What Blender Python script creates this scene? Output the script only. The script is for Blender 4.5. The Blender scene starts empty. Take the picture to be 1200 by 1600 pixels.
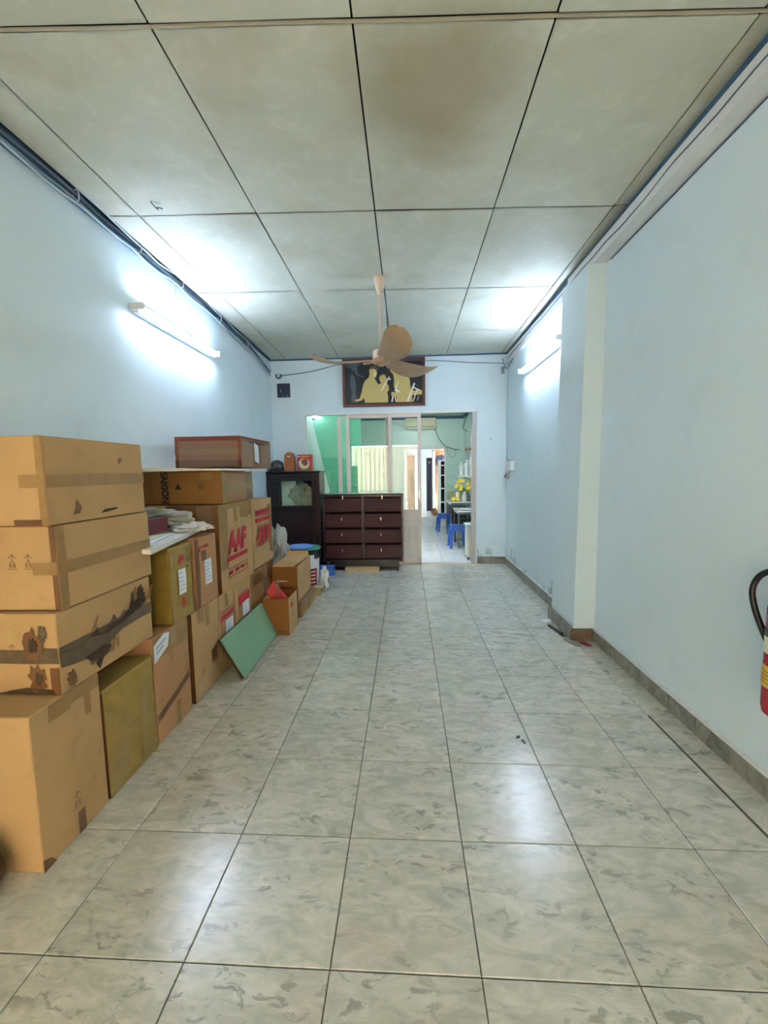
import bpy, bmesh, math, random
from mathutils import Vector, Matrix, noise
random.seed(7)
S = bpy.context.scene
C = S.collection
PI = math.pi

# ---------------------------------------------------------------- camera
cam = bpy.data.cameras.new('camera'); camo = bpy.data.objects.new('camera', cam); C.objects.link(camo)
cam.sensor_fit = 'HORIZONTAL'; cam.sensor_width = 36.0; cam.lens = 646.2293 / 1200 * 36.0; cam.clip_start = 0.02
pitch, yaw, roll = 0.0984, -0.0556, -0.0154
_f = Vector((math.sin(yaw) * math.cos(pitch), math.cos(yaw) * math.cos(pitch), -math.sin(pitch)))
_r = Vector((math.cos(yaw), -math.sin(yaw), 0)); _u = _r.cross(_f)
_c, _s = math.cos(roll), math.sin(roll)
_R, _U = _r * _c + _u * _s, -_r * _s + _u * _c
camo.matrix_world = Matrix(((_R.x, _U.x, -_f.x, 0), (_R.y, _U.y, -_f.y, 0), (_R.z, _U.z, -_f.z, 1.31768), (0, 0, 0, 1)))
S.camera = camo
# ---------------------------------------------------------------- world, lights, exposure
w = bpy.data.worlds.new('sky'); S.world = w; w.use_nodes = True
w.node_tree.nodes['Background'].inputs[0].default_value = (1.0, 0.97, 0.92, 1)
w.node_tree.nodes['Background'].inputs[1].default_value = 6.0
TUBE_E = 21.0       # emission of the fluorescent tubes
TUBE_E2 = 50.0      # unseen tube added in the rear room
S.view_settings.view_transform = 'Standard'; S.view_settings.look = 'None'
S.view_settings.gamma = 1.0; S.view_settings.use_curve_mapping = False
S.view_settings.exposure = 2.42
S.cycles.max_bounces = 10; S.cycles.diffuse_bounces = 6; S.cycles.glossy_bounces = 4
S.cycles.transparent_max_bounces = 12; S.cycles.caustics_reflective = False; S.cycles.caustics_refractive = False
S.cycles.use_denoising = True

# ---------------------------------------------------------------- materials
def lin(c):
    return tuple(((v / 255) / 12.92 if v / 255 <= 0.04045 else ((v / 255 + 0.055) / 1.055) ** 2.4) for v in c) + (1,)
def mat(name, rgb, rough=0.6, metal=0.0, var=0.0, scale=8.0, bump=0.0, bscale=60.0, spec=0.5, alpha=1.0, trans=0.0, emit=None, estr=0.0):
    m = bpy.data.materials.new(name); m.use_nodes = True
    nt = m.node_tree; b = nt.nodes['Principled BSDF']
    b.inputs['Base Color'].default_value = lin(rgb); b.inputs['Roughness'].default_value = rough
    b.inputs['Metallic'].default_value = metal; b.inputs['Specular IOR Level'].default_value = spec
    b.inputs['Alpha'].default_value = alpha; b.inputs['Transmission Weight'].default_value = trans
    if emit:
        b.inputs['Emission Color'].default_value = lin(emit); b.inputs['Emission Strength'].default_value = estr
    tc = nt.nodes.new('ShaderNodeTexCoord')
    if var > 0:
        n = nt.nodes.new('ShaderNodeTexNoise'); n.inputs['Scale'].default_value = scale; n.inputs['Detail'].default_value = 6
        nt.links.new(tc.outputs['Object'], n.inputs['Vector'])
        mx = nt.nodes.new('ShaderNodeMix'); mx.data_type = 'RGBA'
        mx.inputs['A'].default_value = lin([max(0, v * (1 - var)) for v in rgb]); mx.inputs['B'].default_value = lin([min(255, v * (1 + var)) for v in rgb])
        nt.links.new(n.outputs['Fac'], mx.inputs['Factor']); nt.links.new(mx.outputs['Result'], b.inputs['Base Color'])
    if bump > 0:
        n2 = nt.nodes.new('ShaderNodeTexNoise'); n2.inputs['Scale'].default_value = bscale; n2.inputs['Detail'].default_value = 4
        nt.links.new(tc.outputs['Object'], n2.inputs['Vector'])
        bp = nt.nodes.new('ShaderNodeBump'); bp.inputs['Strength'].default_value = bump; bp.inputs['Distance'].default_value = 0.01
        nt.links.new(n2.outputs['Fac'], bp.inputs['Height']); nt.links.new(bp.outputs['Normal'], b.inputs['Normal'])
    return m
def N(nt, t, **k):
    n = nt.nodes.new(t)
    for a, v in k.items(): setattr(n, a, v)
    return n
def ramp(nt, src, stops, interp='LINEAR'):
    r = N(nt, 'ShaderNodeValToRGB'); r.color_ramp.interpolation = interp
    e = r.color_ramp.elements
    while len(e) < len(stops): e.new(0.5)
    for i, (p, c) in enumerate(stops):
        e[i].position = p; e[i].color = c if len(c) == 4 else tuple(c) + (1,)
    nt.links.new(src, r.inputs[0]); return r.outputs[0]
def mixc(nt, fac, a, b, mode='MIX'):
    m = N(nt, 'ShaderNodeMix', data_type='RGBA', blend_type=mode)
    for s, v in (('Factor', fac), ('A', a), ('B', b)):
        if isinstance(v, (int, float)): m.inputs[s].default_value = v
        elif isinstance(v, tuple): m.inputs[s].default_value = v
        else: nt.links.new(v, m.inputs[s])
    return m.outputs['Result']
def mth(nt, op, a, b=0.0, c=None):
    m = N(nt, 'ShaderNodeMath', operation=op); m.use_clamp = False
    for i, v in enumerate((a, b) if c is None else (a, b, c)):
        if isinstance(v, (int, float)): m.inputs[i].default_value = v
        else: nt.links.new(v, m.inputs[i])
    return m.outputs[0]
def noisen(nt, vec, scale, detail=5, dist=0.0, rough=0.5):
    n = N(nt, 'ShaderNodeTexNoise'); n.inputs['Scale'].default_value = scale; n.inputs['Detail'].default_value = detail
    n.inputs['Distortion'].default_value = dist; n.inputs['Roughness'].default_value = rough
    nt.links.new(vec, n.inputs['Vector']); return n.outputs['Fac']
def rnd_vec(nt, k=40.0):
    tc = N(nt, 'ShaderNodeTexCoord'); oi = N(nt, 'ShaderNodeObjectInfo')
    cb = N(nt, 'ShaderNodeCombineXYZ'); v = mth(nt, 'MULTIPLY', oi.outputs['Random'], k)
    nt.links.new(v, cb.inputs[0]); nt.links.new(mth(nt, 'MULTIPLY', v, 1.7), cb.inputs[1]); nt.links.new(mth(nt, 'MULTIPLY', v, 0.6), cb.inputs[2])
    va = N(nt, 'ShaderNodeVectorMath', operation='ADD'); nt.links.new(tc.outputs['Object'], va.inputs[0]); nt.links.new(cb.outputs[0], va.inputs[1])
    return va.outputs[0], oi.outputs['Random'], tc.outputs['Object']

def floor_tile_mat(name, base, dark, light, rough, amt=1.0):
    m = mat(name, base, rough=rough, spec=0.85); nt = m.node_tree; b = nt.nodes['Principled BSDF']
    v, rnd, _ = rnd_vec(nt)
    mp = N(nt, 'ShaderNodeMapping'); mp.inputs['Rotation'].default_value = (0, 0, 0.6); mp.inputs['Scale'].default_value = (1.0, 2.1, 1.0)
    nt.links.new(v, mp.inputs[0]); v = mp.outputs[0]
    a = noisen(nt, v, 9.0, 8, 0.9, 0.66)
    c1 = mixc(nt, ramp(nt, a, [(0.36, (0, 0, 0)), (0.64, (1, 1, 1))]), lin(dark), lin(light))
    s = noisen(nt, v, 15.0, 6, 0.8, 0.62)
    str_ = ramp(nt, s, [(0.0, (0, 0, 0)), (0.545, (0, 0, 0)), (0.60, (1, 1, 1)), (0.70, (1, 1, 1))])
    big = ramp(nt, noisen(nt, v, 4.0, 3), [(0.42, (0, 0, 0)), (0.62, (1, 1, 1))])
    veins = mth(nt, 'MULTIPLY', mth(nt, 'MULTIPLY', str_, big), 0.62 * amt)
    c2 = mixc(nt, veins, c1, lin([v * 0.70 for v in dark]))
    pink = ramp(nt, noisen(nt, v, 3.0, 2), [(0.55, (0, 0, 0)), (0.75, (1, 1, 1))])
    c3 = mixc(nt, mth(nt, 'MULTIPLY', pink, 0.25 * amt), c2, lin((190, 172, 158)))
    tone = mth(nt, 'MULTIPLY_ADD', rnd, 0.07, 0.965)
    tm = N(nt, 'ShaderNodeVectorMath', operation='SCALE'); nt.links.new(c3, tm.inputs[0]); nt.links.new(tone, tm.inputs['Scale'])
    nt.links.new(tm.outputs[0], b.inputs['Base Color'])
    rr = mth(nt, 'MULTIPLY_ADD', noisen(nt, v, 9.0, 4), 0.14, rough - 0.07)
    nt.links.new(rr, b.inputs['Roughness'])
    bp = N(nt, 'ShaderNodeBump'); bp.inputs['Strength'].default_value = 0.12; bp.inputs['Distance'].default_value = 0.004
    nt.links.new(noisen(nt, v, 18, 3), bp.inputs['Height']); nt.links.new(bp.outputs[0], b.inputs['Normal'])
    return m
M = {}
M['tile'] = floor_tile_mat('marbled_tile', (180, 180, 168), (172, 174, 162), (204, 202, 192), 0.235)
M['tile2'] = floor_tile_mat('white_tile', (225, 228, 232), (212, 216, 222), (236, 238, 242), 0.22, 0.15)
M['skirt'] = floor_tile_mat('skirting_tile', (120, 118, 106), (94, 95, 84), (150, 148, 134), 0.35)
M['grout'] = mat('grout', (84, 78, 66), 0.9, var=0.15)
M['gap'] = mat('dark_gap', (26, 24, 22), 0.9)

def wall_mat(name, rgb, stain=True, stain_rgb=(128, 158, 152), rough=0.5, hmax=0.34):
    m = mat(name, rgb, rough, spec=0.25); nt = m.node_tree; b = nt.nodes['Principled BSDF']
    tc = N(nt, 'ShaderNodeTexCoord'); v = tc.outputs['Object']
    base = mixc(nt, noisen(nt, v, 1.3, 5), lin([x * 0.965 for x in rgb]), lin([min(255, x * 1.02) for x in rgb]))
    sm = ramp(nt, noisen(nt, v, 3.5, 7, 0.8), [(0.56, (0, 0, 0)), (0.72, (1, 1, 1))])
    base = mixc(nt, mth(nt, 'MULTIPLY', sm, 0.16), base, lin([x * 0.84 for x in rgb]))
    if stain:
        sp = N(nt, 'ShaderNodeSeparateXYZ'); nt.links.new(v, sp.inputs[0])
        h = mth(nt, 'DIVIDE', sp.outputs[2], hmax)
        mp = N(nt, 'ShaderNodeMapping'); mp.inputs['Scale'].default_value = (1, 1, 0.45); nt.links.new(v, mp.inputs[0])
        n = noisen(nt, mp.outputs[0], 9.0, 7, 0.3, 0.65)
        big = noisen(nt, v, 1.6, 1)
        k = mth(nt, 'ADD', mth(nt, 'SUBTRACT', n, mth(nt, 'MULTIPLY', h, 0.28)), mth(nt, 'MULTIPLY', big, 0.5))
        msk = ramp(nt, k, [(0.655, (0, 0, 0)), (0.70, (1, 1, 1))])
        fine = ramp(nt, noisen(nt, v, 45, 4), [(0.4, (0.35, 0.35, 0.35)), (0.6, (1, 1, 1))])
        lim = ramp(nt, h, [(0.0, (1, 1, 1)), (0.7, (1, 1, 1)), (1.0, (0, 0, 0))])
        base = mixc(nt, mth(nt, 'MULTIPLY', mth(nt, 'MULTIPLY', msk, fine), lim), base, lin(stain_rgb))
    nt.links.new(base, b.inputs['Base Color'])
    bp = N(nt, 'ShaderNodeBump'); bp.inputs['Strength'].default_value = 0.25; bp.inputs['Distance'].default_value = 0.006
    nt.links.new(noisen(nt, v, 7.0, 5), bp.inputs['Height']); nt.links.new(bp.outputs[0], b.inputs['Normal'])
    return m
M['wall'] = wall_mat('pale_blue_paint', (209, 225, 231), False)
M['wall_damp'] = wall_mat('pale_blue_paint_peeling', (209, 225, 231), True)
M['wall_white'] = mat('white_paint', (214, 216, 216), 0.5, var=0.03)
M['wall_green'] = mat('pale_green_paint', (196, 222, 212), 0.28, var=0.04, scale=2)
M['teal'] = mat('teal_paint', (80, 158, 128), 0.4, var=0.08, scale=2.5)
M['blue_band'] = mat('dark_blue_paint', (62, 98, 124), 0.6, var=0.2, scale=6)

def ceil_mat():
    m = mat('cement_board', (172, 174, 158), 0.6, spec=0.22); nt = m.node_tree; b = nt.nodes['Principled BSDF']
    v, rnd, o = rnd_vec(nt)
    geo = N(nt, 'ShaderNodeNewGeometry')
    base = mixc(nt, noisen(nt, v, 2.2, 6, 0.4), lin((176, 182, 168)), lin((206, 209, 196)))
    fib = ramp(nt, noisen(nt, v, 7, 8, 1.2, 0.7), [(0.5, (0, 0, 0)), (0.8, (1, 1, 1))])
    base = mixc(nt, mth(nt, 'MULTIPLY', fib, 0.5), base, lin((222, 223, 212)))
    brown = ramp(nt, noisen(nt, v, 2.6, 4), [(0.54, (0, 0, 0)), (0.72, (1, 1, 1))])
    base = mixc(nt, mth(nt, 'MULTIPLY', brown, 0.45), base, lin((172, 164, 138)))
    # a water stain of its own on the board above the room's middle
    dv = N(nt, 'ShaderNodeVectorMath', operation='DISTANCE'); nt.links.new(geo.outputs['Position'], dv.inputs[0]); dv.inputs[1].default_value = (0.12, 1.95, 2.93)
    d = mth(nt, 'ADD', dv.outputs['Value'], mth(nt, 'MULTIPLY', noisen(nt, geo.outputs['Position'], 4.0, 4), 0.28))
    st = ramp(nt, d, [(0.36, (1, 1, 1)), (0.50, (0.3, 0.3, 0.3)), (0.62, (0, 0, 0))])
    base = mixc(nt, mth(nt, 'MULTIPLY', st, 0.6), base, lin((146, 134, 104)))
    tone = mth(nt, 'MULTIPLY_ADD', rnd, 0.06, 0.97)
    tm = N(nt, 'ShaderNodeVectorMath', operation='SCALE'); nt.links.new(base, tm.inputs[0]); nt.links.new(tone, tm.inputs['Scale'])
    nt.links.new(tm.outputs[0], b.inputs['Base Color'])
    bp = N(nt, 'ShaderNodeBump'); bp.inputs['Strength'].default_value = 0.35; bp.inputs['Distance'].default_value = 0.006
    nt.links.new(noisen(nt, v, 5, 6, 0.5), bp.inputs['Height']); nt.links.new(bp.outputs[0], b.inputs['Normal'])
    return m
M['ceil'] = ceil_mat()
M['batten_m'] = mat('ceiling_bar', (178, 170, 146), 0.4, var=0.1)
_cc = {}
def card(rgb):
    if rgb in _cc: return _cc[rgb]
    m = mat('kraft_%d_%d_%d' % rgb, rgb, 0.82, spec=0.25); nt = m.node_tree; b = nt.nodes['Principled BSDF']
    v, rnd, o = rnd_vec(nt)
    base = mixc(nt, noisen(nt, v, 3.5, 6, 0.3), lin([x * 0.90 for x in rgb]), lin([min(255, x * 1.07) for x in rgb]))
    blot = ramp(nt, noisen(nt, v, 9, 6, 0.6), [(0.60, (0, 0, 0)), (0.75, (1, 1, 1))])
    base = mixc(nt, mth(nt, 'MULTIPLY', blot, 0.25), base, lin([x * 0.72 for x in rgb]))
    nt.links.new(base, b.inputs['Base Color'])
    bp = N(nt, 'ShaderNodeBump'); bp.inputs['Strength'].default_value = 0.2; bp.inputs['Distance'].default_value = 0.003
    nt.links.new(noisen(nt, v, 60, 3), bp.inputs['Height']); nt.links.new(bp.outputs[0], b.inputs['Normal'])
    _cc[rgb] = m; return m
TAN = (184, 149, 102); ORG = (146, 94, 50); YEL = (160, 134, 70); PNK = (178, 134, 94); MAR = (122, 70, 58)
M['tape'] = mat('packing_tape', (152, 118, 70), 0.22, var=0.1, scale=20)
M['tape_y'] = mat('yellow_packing_tape', (148, 122, 56), 0.25, var=0.14, scale=14)
M['tape_d'] = mat('old_brown_tape', (112, 74, 40), 0.3, var=0.12, scale=20)
M['film'] = mat('clear_film', (206, 196, 172), 0.2, alpha=0.18, bump=0.8, bscale=26)
M['bag'] = mat('frosted_plastic_bag', (186, 184, 172), 0.3, alpha=0.72, bump=0.6, bscale=16)
M['bag_w'] = mat('white_plastic_bag', (222, 220, 214), 0.35, alpha=0.9, bump=0.5, bscale=18)
M['paper'] = mat('white_paper', (222, 226, 232), 0.6, var=0.03)
M['ink'] = mat('grey_ink', (120, 124, 138), 0.7)
M['red'] = mat('red_print', (178, 34, 48), 0.6, var=0.06)
M['blackprint'] = mat('black_print', (46, 38, 28), 0.7)
M['brownprint'] = mat('brown_print', (128, 92, 48), 0.7)
M['torn'] = mat('torn_cardboard', (66, 50, 36), 0.95, var=0.3, scale=30)
M['tornlip'] = mat('torn_paper_edge', (140, 104, 66), 0.9, var=0.2, scale=30)
M['scorch'] = mat('dirty_grey_tape', (92, 74, 52), 0.35, var=0.25, scale=25)
M['board_w'] = mat('white_board', (220, 216, 204), 0.45, var=0.03)
M['wood_r'] = mat('dark_mahogany', (34, 10, 12), 0.3, var=0.22, scale=5)
M['wood_k'] = mat('blackened_wood', (22, 8, 9), 0.32, var=0.2, scale=5)
M['drawer_m'] = mat('mahogany_drawer', (52, 17, 18), 0.45, spec=0.25, var=0.2, scale=6)
M['plank'] = mat('raw_plank', (168, 146, 108), 0.7, var=0.15)
M['frame_m'] = mat('pale_pink_aluminium', (212, 200, 190), 0.4, var=0.03)
M['frame_w'] = mat('white_aluminium', (216, 222, 224), 0.4)
M['frame_b'] = mat('greyish_aluminium', (178, 172, 166), 0.4)
M['fanp'] = mat('beige_enamel', (176, 148, 120), 0.35, var=0.06, scale=14)
M['fanb'] = mat('aged_beige_plastic', (176, 150, 124), 0.5, spec=0.3, var=0.07, scale=10)
M['fanr'] = mat('cream_enamel', (206, 184, 164), 0.3)
M['black'] = mat('black_rubber', (26, 26, 30), 0.35)
M['dgrey'] = mat('dark_grey', (60, 58, 60), 0.4, var=0.1)
M['navy'] = mat('navy_paint', (38, 42, 70), 0.5, var=0.3, scale=30)
M['cable_g'] = mat('grey_cable', (120, 140, 152), 0.5)
M['cable_d'] = mat('dark_cable', (74, 90, 102), 0.5)
M['cable_w'] = mat('pale_cable', (170, 186, 196), 0.5)
M['white'] = mat('white_plastic', (206, 210, 210), 0.35)
M['cream'] = mat('cream_plastic', (222, 218, 184), 0.35)
M['chrome'] = mat('bright_metal', (200, 200, 196), 0.25, metal=0.9)
M['brass'] = mat('gold_inlay', (186, 166, 104), 0.5, var=0.28, scale=60, bump=0.3, bscale=90)
M['pearl'] = mat('pearl_inlay', (228, 226, 214), 0.35)
M['lacquer'] = mat('black_lacquer', (22, 27, 34), 0.3, var=0.3, scale=4)
M['mist'] = mat('grey_painted_mist', (66, 76, 84), 0.5, var=0.4, scale=22)
M['pframe'] = mat('red_brown_frame', (92, 44, 36), 0.4, var=0.12)
M['green_b'] = mat('jade_green_board', (122, 164, 132), 0.35, var=0.05, scale=4)
M['redcover'] = mat('red_folder', (206, 62, 66), 0.45, var=0.04)
M['blue'] = mat('blue_plastic', (58, 102, 190), 0.32, var=0.05)
M['bluel'] = mat('light_blue_plastic', (98, 138, 206), 0.35)
M['greenl'] = mat('green_plastic', (50, 132, 108), 0.35)
M['extred'] = mat('red_enamel', (168, 24, 44), 0.25)
M['yellow'] = mat('yellow_label', (226, 184, 50), 0.45)
M['petal'] = mat('yellow_petals', (236, 196, 70), 0.6, var=0.1, scale=30)
M['leaf'] = mat('green_leaves', (86, 122, 72), 0.6, var=0.2, scale=20)
M['clay'] = mat('dark_brown_glaze', (44, 20, 14), 0.35, var=0.2)
M['orange'] = mat('orange_wood', (170, 96, 42), 0.4, var=0.08)
M['redscrap'] = mat('dull_red_plastic', (132, 52, 56), 0.6, var=0.3, scale=40)
M['tinred'] = mat('red_tin', (192, 40, 42), 0.4)
M['food'] = mat('brown_print_food', (120, 62, 48), 0.6, var=0.5, scale=60)
M['creamp'] = mat('cream_print', (226, 200, 160), 0.6, var=0.2, scale=50)
M['helmet'] = mat('dark_grey_helmet', (58, 54, 56), 0.2)
M['steel'] = mat('table_steel', (110, 116, 124), 0.3, metal=0.6)
M['tabletop'] = mat('pale_tabletop', (206, 208, 206), 0.2)
M['dark'] = mat('dark_inside', (40, 34, 34), 0.8, var=0.2)
M['browncloth'] = mat('brown_cloth', (140, 108, 82), 0.8, var=0.3, scale=18)
M['pane_light'] = mat('pale_green_pane_light', (206, 222, 196), 0.6)
M['greybag'] = mat('grey_green_cloth', (148, 148, 120), 0.7, var=0.25, scale=18)
M['woodp'] = mat('brown_board', (168, 118, 84), 0.6, var=0.35, scale=7)
M['tube'] = mat('lit_tube', (236, 240, 255), 0.4, emit=(212, 228, 255), estr=TUBE_E)
M['tube3'] = mat('lit_tube_partition', (240, 246, 255), 0.4, emit=(240, 246, 255), estr=7.0)
M['tube4'] = mat('added_inner_tube', (240, 246, 255), 0.4, emit=(240, 246, 255), estr=20.0)
M['tube2'] = mat('added_rear_tube', (240, 246, 255), 0.4, emit=(240, 246, 255), estr=TUBE_E2)

def glass_mat(name, tint, refl=0.10):
    m = bpy.data.materials.new(name); m.use_nodes = True; nt = m.node_tree; nt.nodes.clear()
    o = N(nt, 'ShaderNodeOutputMaterial'); t = N(nt, 'ShaderNodeBsdfTransparent'); g = N(nt, 'ShaderNodeBsdfGlossy')
    t.inputs[0].default_value = tint; g.inputs['Roughness'].default_value = 0.01; g.inputs['Color'].default_value = (1, 1, 1, 1)
    lw = N(nt, 'ShaderNodeLayerWeight'); lw.inputs['Blend'].default_value = 0.25
    f = mth(nt, 'ADD', mth(nt, 'MULTIPLY', lw.outputs['Facing'], 0.35), refl)
    mx = N(nt, 'ShaderNodeMixShader'); nt.links.new(f, mx.inputs[0]); nt.links.new(t.outputs[0], mx.inputs[1]); nt.links.new(g.outputs[0], mx.inputs[2])
    nt.links.new(mx.outputs[0], o.inputs[0]); return m
M['glass'] = glass_mat('window_glass', (0.93, 0.97, 0.95, 1), 0.04)
M['glassc'] = glass_mat('cabinet_glass', (0.92, 0.95, 0.92, 1), 0.04)
def trans_mat(name, rgb):
    m = bpy.data.materials.new(name); m.use_nodes = True; nt = m.node_tree; nt.nodes.clear()
    o = N(nt, 'ShaderNodeOutputMaterial'); d = N(nt, 'ShaderNodeBsdfDiffuse'); t = N(nt, 'ShaderNodeBsdfTranslucent')
    d.inputs[0].default_value = lin(rgb); t.inputs[0].default_value = lin(rgb)
    mx = N(nt, 'ShaderNodeMixShader'); mx.inputs[0].default_value = 0.6
    nt.links.new(d.outputs[0], mx.inputs[1]); nt.links.new(t.outputs[0], mx.inputs[2]); nt.links.new(mx.outputs[0], o.inputs[0]); return m
M['gate'] = trans_mat('translucent_beige_panel', (234, 226, 214))
M['curtain'] = trans_mat('translucent_white_sheet', (214, 226, 220))

# ---------------------------------------------------------------- mesh helpers
class MB:
    def __init__(s): s.bm = bmesh.new()
    def box(s, x0, x1, y0, y1, z0, z1, mx=None, bev=0.0):
        vs = [s.bm.verts.new(Vector(p)) for p in ((x0,y0,z0),(x1,y0,z0),(x1,y1,z0),(x0,y1,z0),(x0,y0,z1),(x1,y0,z1),(x1,y1,z1),(x0,y1,z1))]
        fs = [s.bm.faces.new([vs[i] for i in q]) for q in ((3,2,1,0),(4,5,6,7),(0,1,5,4),(1,2,6,5),(2,3,7,6),(3,0,4,7))]
        if mx:
            for v in vs: v.co = mx @ v.co
        if bev > 0:
            es = list({e for f in fs for e in f.edges})
            bmesh.ops.bevel(s.bm, geom=es, offset=bev, segments=2, affect='EDGES', profile=0.7)
        return s
    def tube(s, pts, r, seg=8, close=True):
        pts = [Vector(p) for p in pts]; rings = []; n = len(pts)
        up = None
        for i, p in enumerate(pts):
            d = (pts[min(i + 1, n - 1)] - pts[max(i - 1, 0)]).normalized()
            if up is None:
                up = Vector((0, 0, 1)) if abs(d.z) < 0.9 else Vector((1, 0, 0))
            a = d.cross(up).normalized(); b = a.cross(d).normalized(); up = b
            rr = r[i] if isinstance(r, (list, tuple)) else r
            rings.append([s.bm.verts.new(p + (a * math.cos(t) + b * math.sin(t)) * rr) for t in [2 * PI * k / seg for k in range(seg)]])
        for i in range(n - 1):
            for k in range(seg):
                s.bm.faces.new((rings[i][k], rings[i][(k + 1) % seg], rings[i + 1][(k + 1) % seg], rings[i + 1][k]))
        if close:
            s.bm.faces.new(rings[0][::-1]); s.bm.faces.new(rings[-1])
        return s
    def lathe(s, prof, c=(0, 0, 0), seg=24, sx=1.0, sy=1.0, a0=0.0):
        c = Vector(c); rings = []
        for r, z in prof:
            if r < 1e-5: rings.append([s.bm.verts.new(c + Vector((0, 0, z)))])
            else: rings.append([s.bm.verts.new(c + Vector((r * sx * math.cos(a0 + 2 * PI * k / seg), r * sy * math.sin(a0 + 2 * PI * k / seg), z))) for k in range(seg)])
        for A, B in zip(rings, rings[1:]):
            for k in range(seg):
                k2 = (k + 1) % seg
                if len(A) == 1 and len(B) == 1: continue
                if len(A) == 1: s.bm.faces.new((A[0], B[k2], B[k]))
                elif len(B) == 1: s.bm.faces.new((A[k], A[k2], B[0]))
                else: s.bm.faces.new((A[k], A[k2], B[k2], B[k]))
        return s
    def prism(s, poly, fn, t):
        """poly 2-D outline, fn(u, v, w) -> 3-D, thickness t"""
        a = [s.bm.verts.new(Vector(fn(u, v, 0))) for u, v in poly]; b = [s.bm.verts.new(Vector(fn(u, v, t))) for u, v in poly]
        n = len(poly); s.bm.faces.new(a[::-1]); s.bm.faces.new(b)
        for i in range(n): s.bm.faces.new((a[i], a[(i + 1) % n], b[(i + 1) % n], b[i]))
        return s
    def grid(s, fn, nu, nv):
        V = [[s.bm.verts.new(Vector(fn(i / nu, j / nv))) for j in range(nv + 1)] for i in range(nu + 1)]
        for i in range(nu):
            for j in range(nv): s.bm.faces.new((V[i][j], V[i + 1][j], V[i + 1][j + 1], V[i][j + 1]))
        return s
    def blob(s, c, rx, ry, rz, amp=0.15, f=3.0, sub=3, seed=0.0, flat=None):
        r = bmesh.ops.create_icosphere(s.bm, subdivisions=sub, radius=1.0)
        c = Vector(c)
        for v in r['verts']:
            p = v.co.copy(); k = 1 + amp * noise.noise(p * f + Vector((seed, seed * 2, 0))) * 2
            v.co = c + Vector((p.x * rx * k, p.y * ry * k, p.z * rz * k))
            if flat is not None and v.co.z < flat: v.co.z = flat
        return s
    def done(s, name, m, parent=None, smooth=False, loc=None, recalc=True):
        if recalc: bmesh.ops.recalc_face_normals(s.bm, faces=s.bm.faces)
        me = bpy.data.meshes.new(name); s.bm.to_mesh(me); s.bm.free()
        for x in (m if isinstance(m, (list, tuple)) else [m]): me.materials.append(x)
        if smooth:
            for p in me.polygons: p.use_smooth = True
            try: me.set_sharp_from_angle(angle=math.radians(40))
            except Exception: pass
        o = bpy.data.objects.new(name, me); C.objects.link(o)
        if parent: o.parent = parent
        if loc: o.location = loc
        return o
def tag(o, label, cat, group=None, kind=None):
    if label: o['label'] = label
    if cat: o['category'] = cat
    if group: o['group'] = group
    if kind: o['kind'] = kind
    return o
def thing(name, label, cat, loc=(0, 0, 0), rz=0.0, group=None, rx=0.0):
    o = bpy.data.objects.new(name, None); C.objects.link(o); o.empty_display_size = 0.05
    o.location = loc; o.rotation_euler = (rx, 0, rz); return tag(o, label, cat, group)
def structure(o): o['kind'] = 'structure'; return o
def B(name, x0, x1, y0, y1, z0, z1, m, parent=None, bev=0.0):
    return MB().box(x0, x1, y0, y1, z0, z1, bev=bev).done(name, m, parent)
def curve_pts(ctrl, n=10):
    P = [Vector(p) for p in ctrl]; P = [P[0]] + P + [P[-1]]; out = []
    for i in range(1, len(P) - 2):
        for k in range(n):
            t = k / n; a, b, c, d = P[i - 1], P[i], P[i + 1], P[i + 2]
            out.append(0.5 * ((2 * b) + (-a + c) * t + (2 * a - 5 * b + 4 * c - d) * t * t + (-a + 3 * b - 3 * c + d) * t ** 3))
    out.append(P[-2]); return out
def text(name, s, size, org, right, up, m, parent, bold=0.0, shear=0.0, depth=0.0006, sx=1.0):
    cu = bpy.data.curves.new(name, 'FONT'); cu.body = s; cu.size = size; cu.shear = shear; cu.offset = bold; cu.extrude = depth; cu.resolution_u = 3
    cu.align_x = 'CENTER'; cu.align_y = 'CENTER'
    tmp = bpy.data.objects.new(name, cu); C.objects.link(tmp)
    dg = bpy.context.evaluated_depsgraph_get(); me = bpy.data.meshes.new_from_object(tmp.evaluated_get(dg))
    C.objects.unlink(tmp); bpy.data.objects.remove(tmp)
    r, u = Vector(right).normalized() * sx, Vector(up).normalized(); n = r.cross(u).normalized()
    me.transform(Matrix(((r.x, u.x, n.x, org[0]), (r.y, u.y, n.y, org[1]), (r.z, u.z, n.z, org[2]), (0, 0, 0, 1))))
    me.materials.clear(); me.materials.append(m)
    o = bpy.data.objects.new(name, me); C.objects.link(o); o.parent = parent; return o

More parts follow.
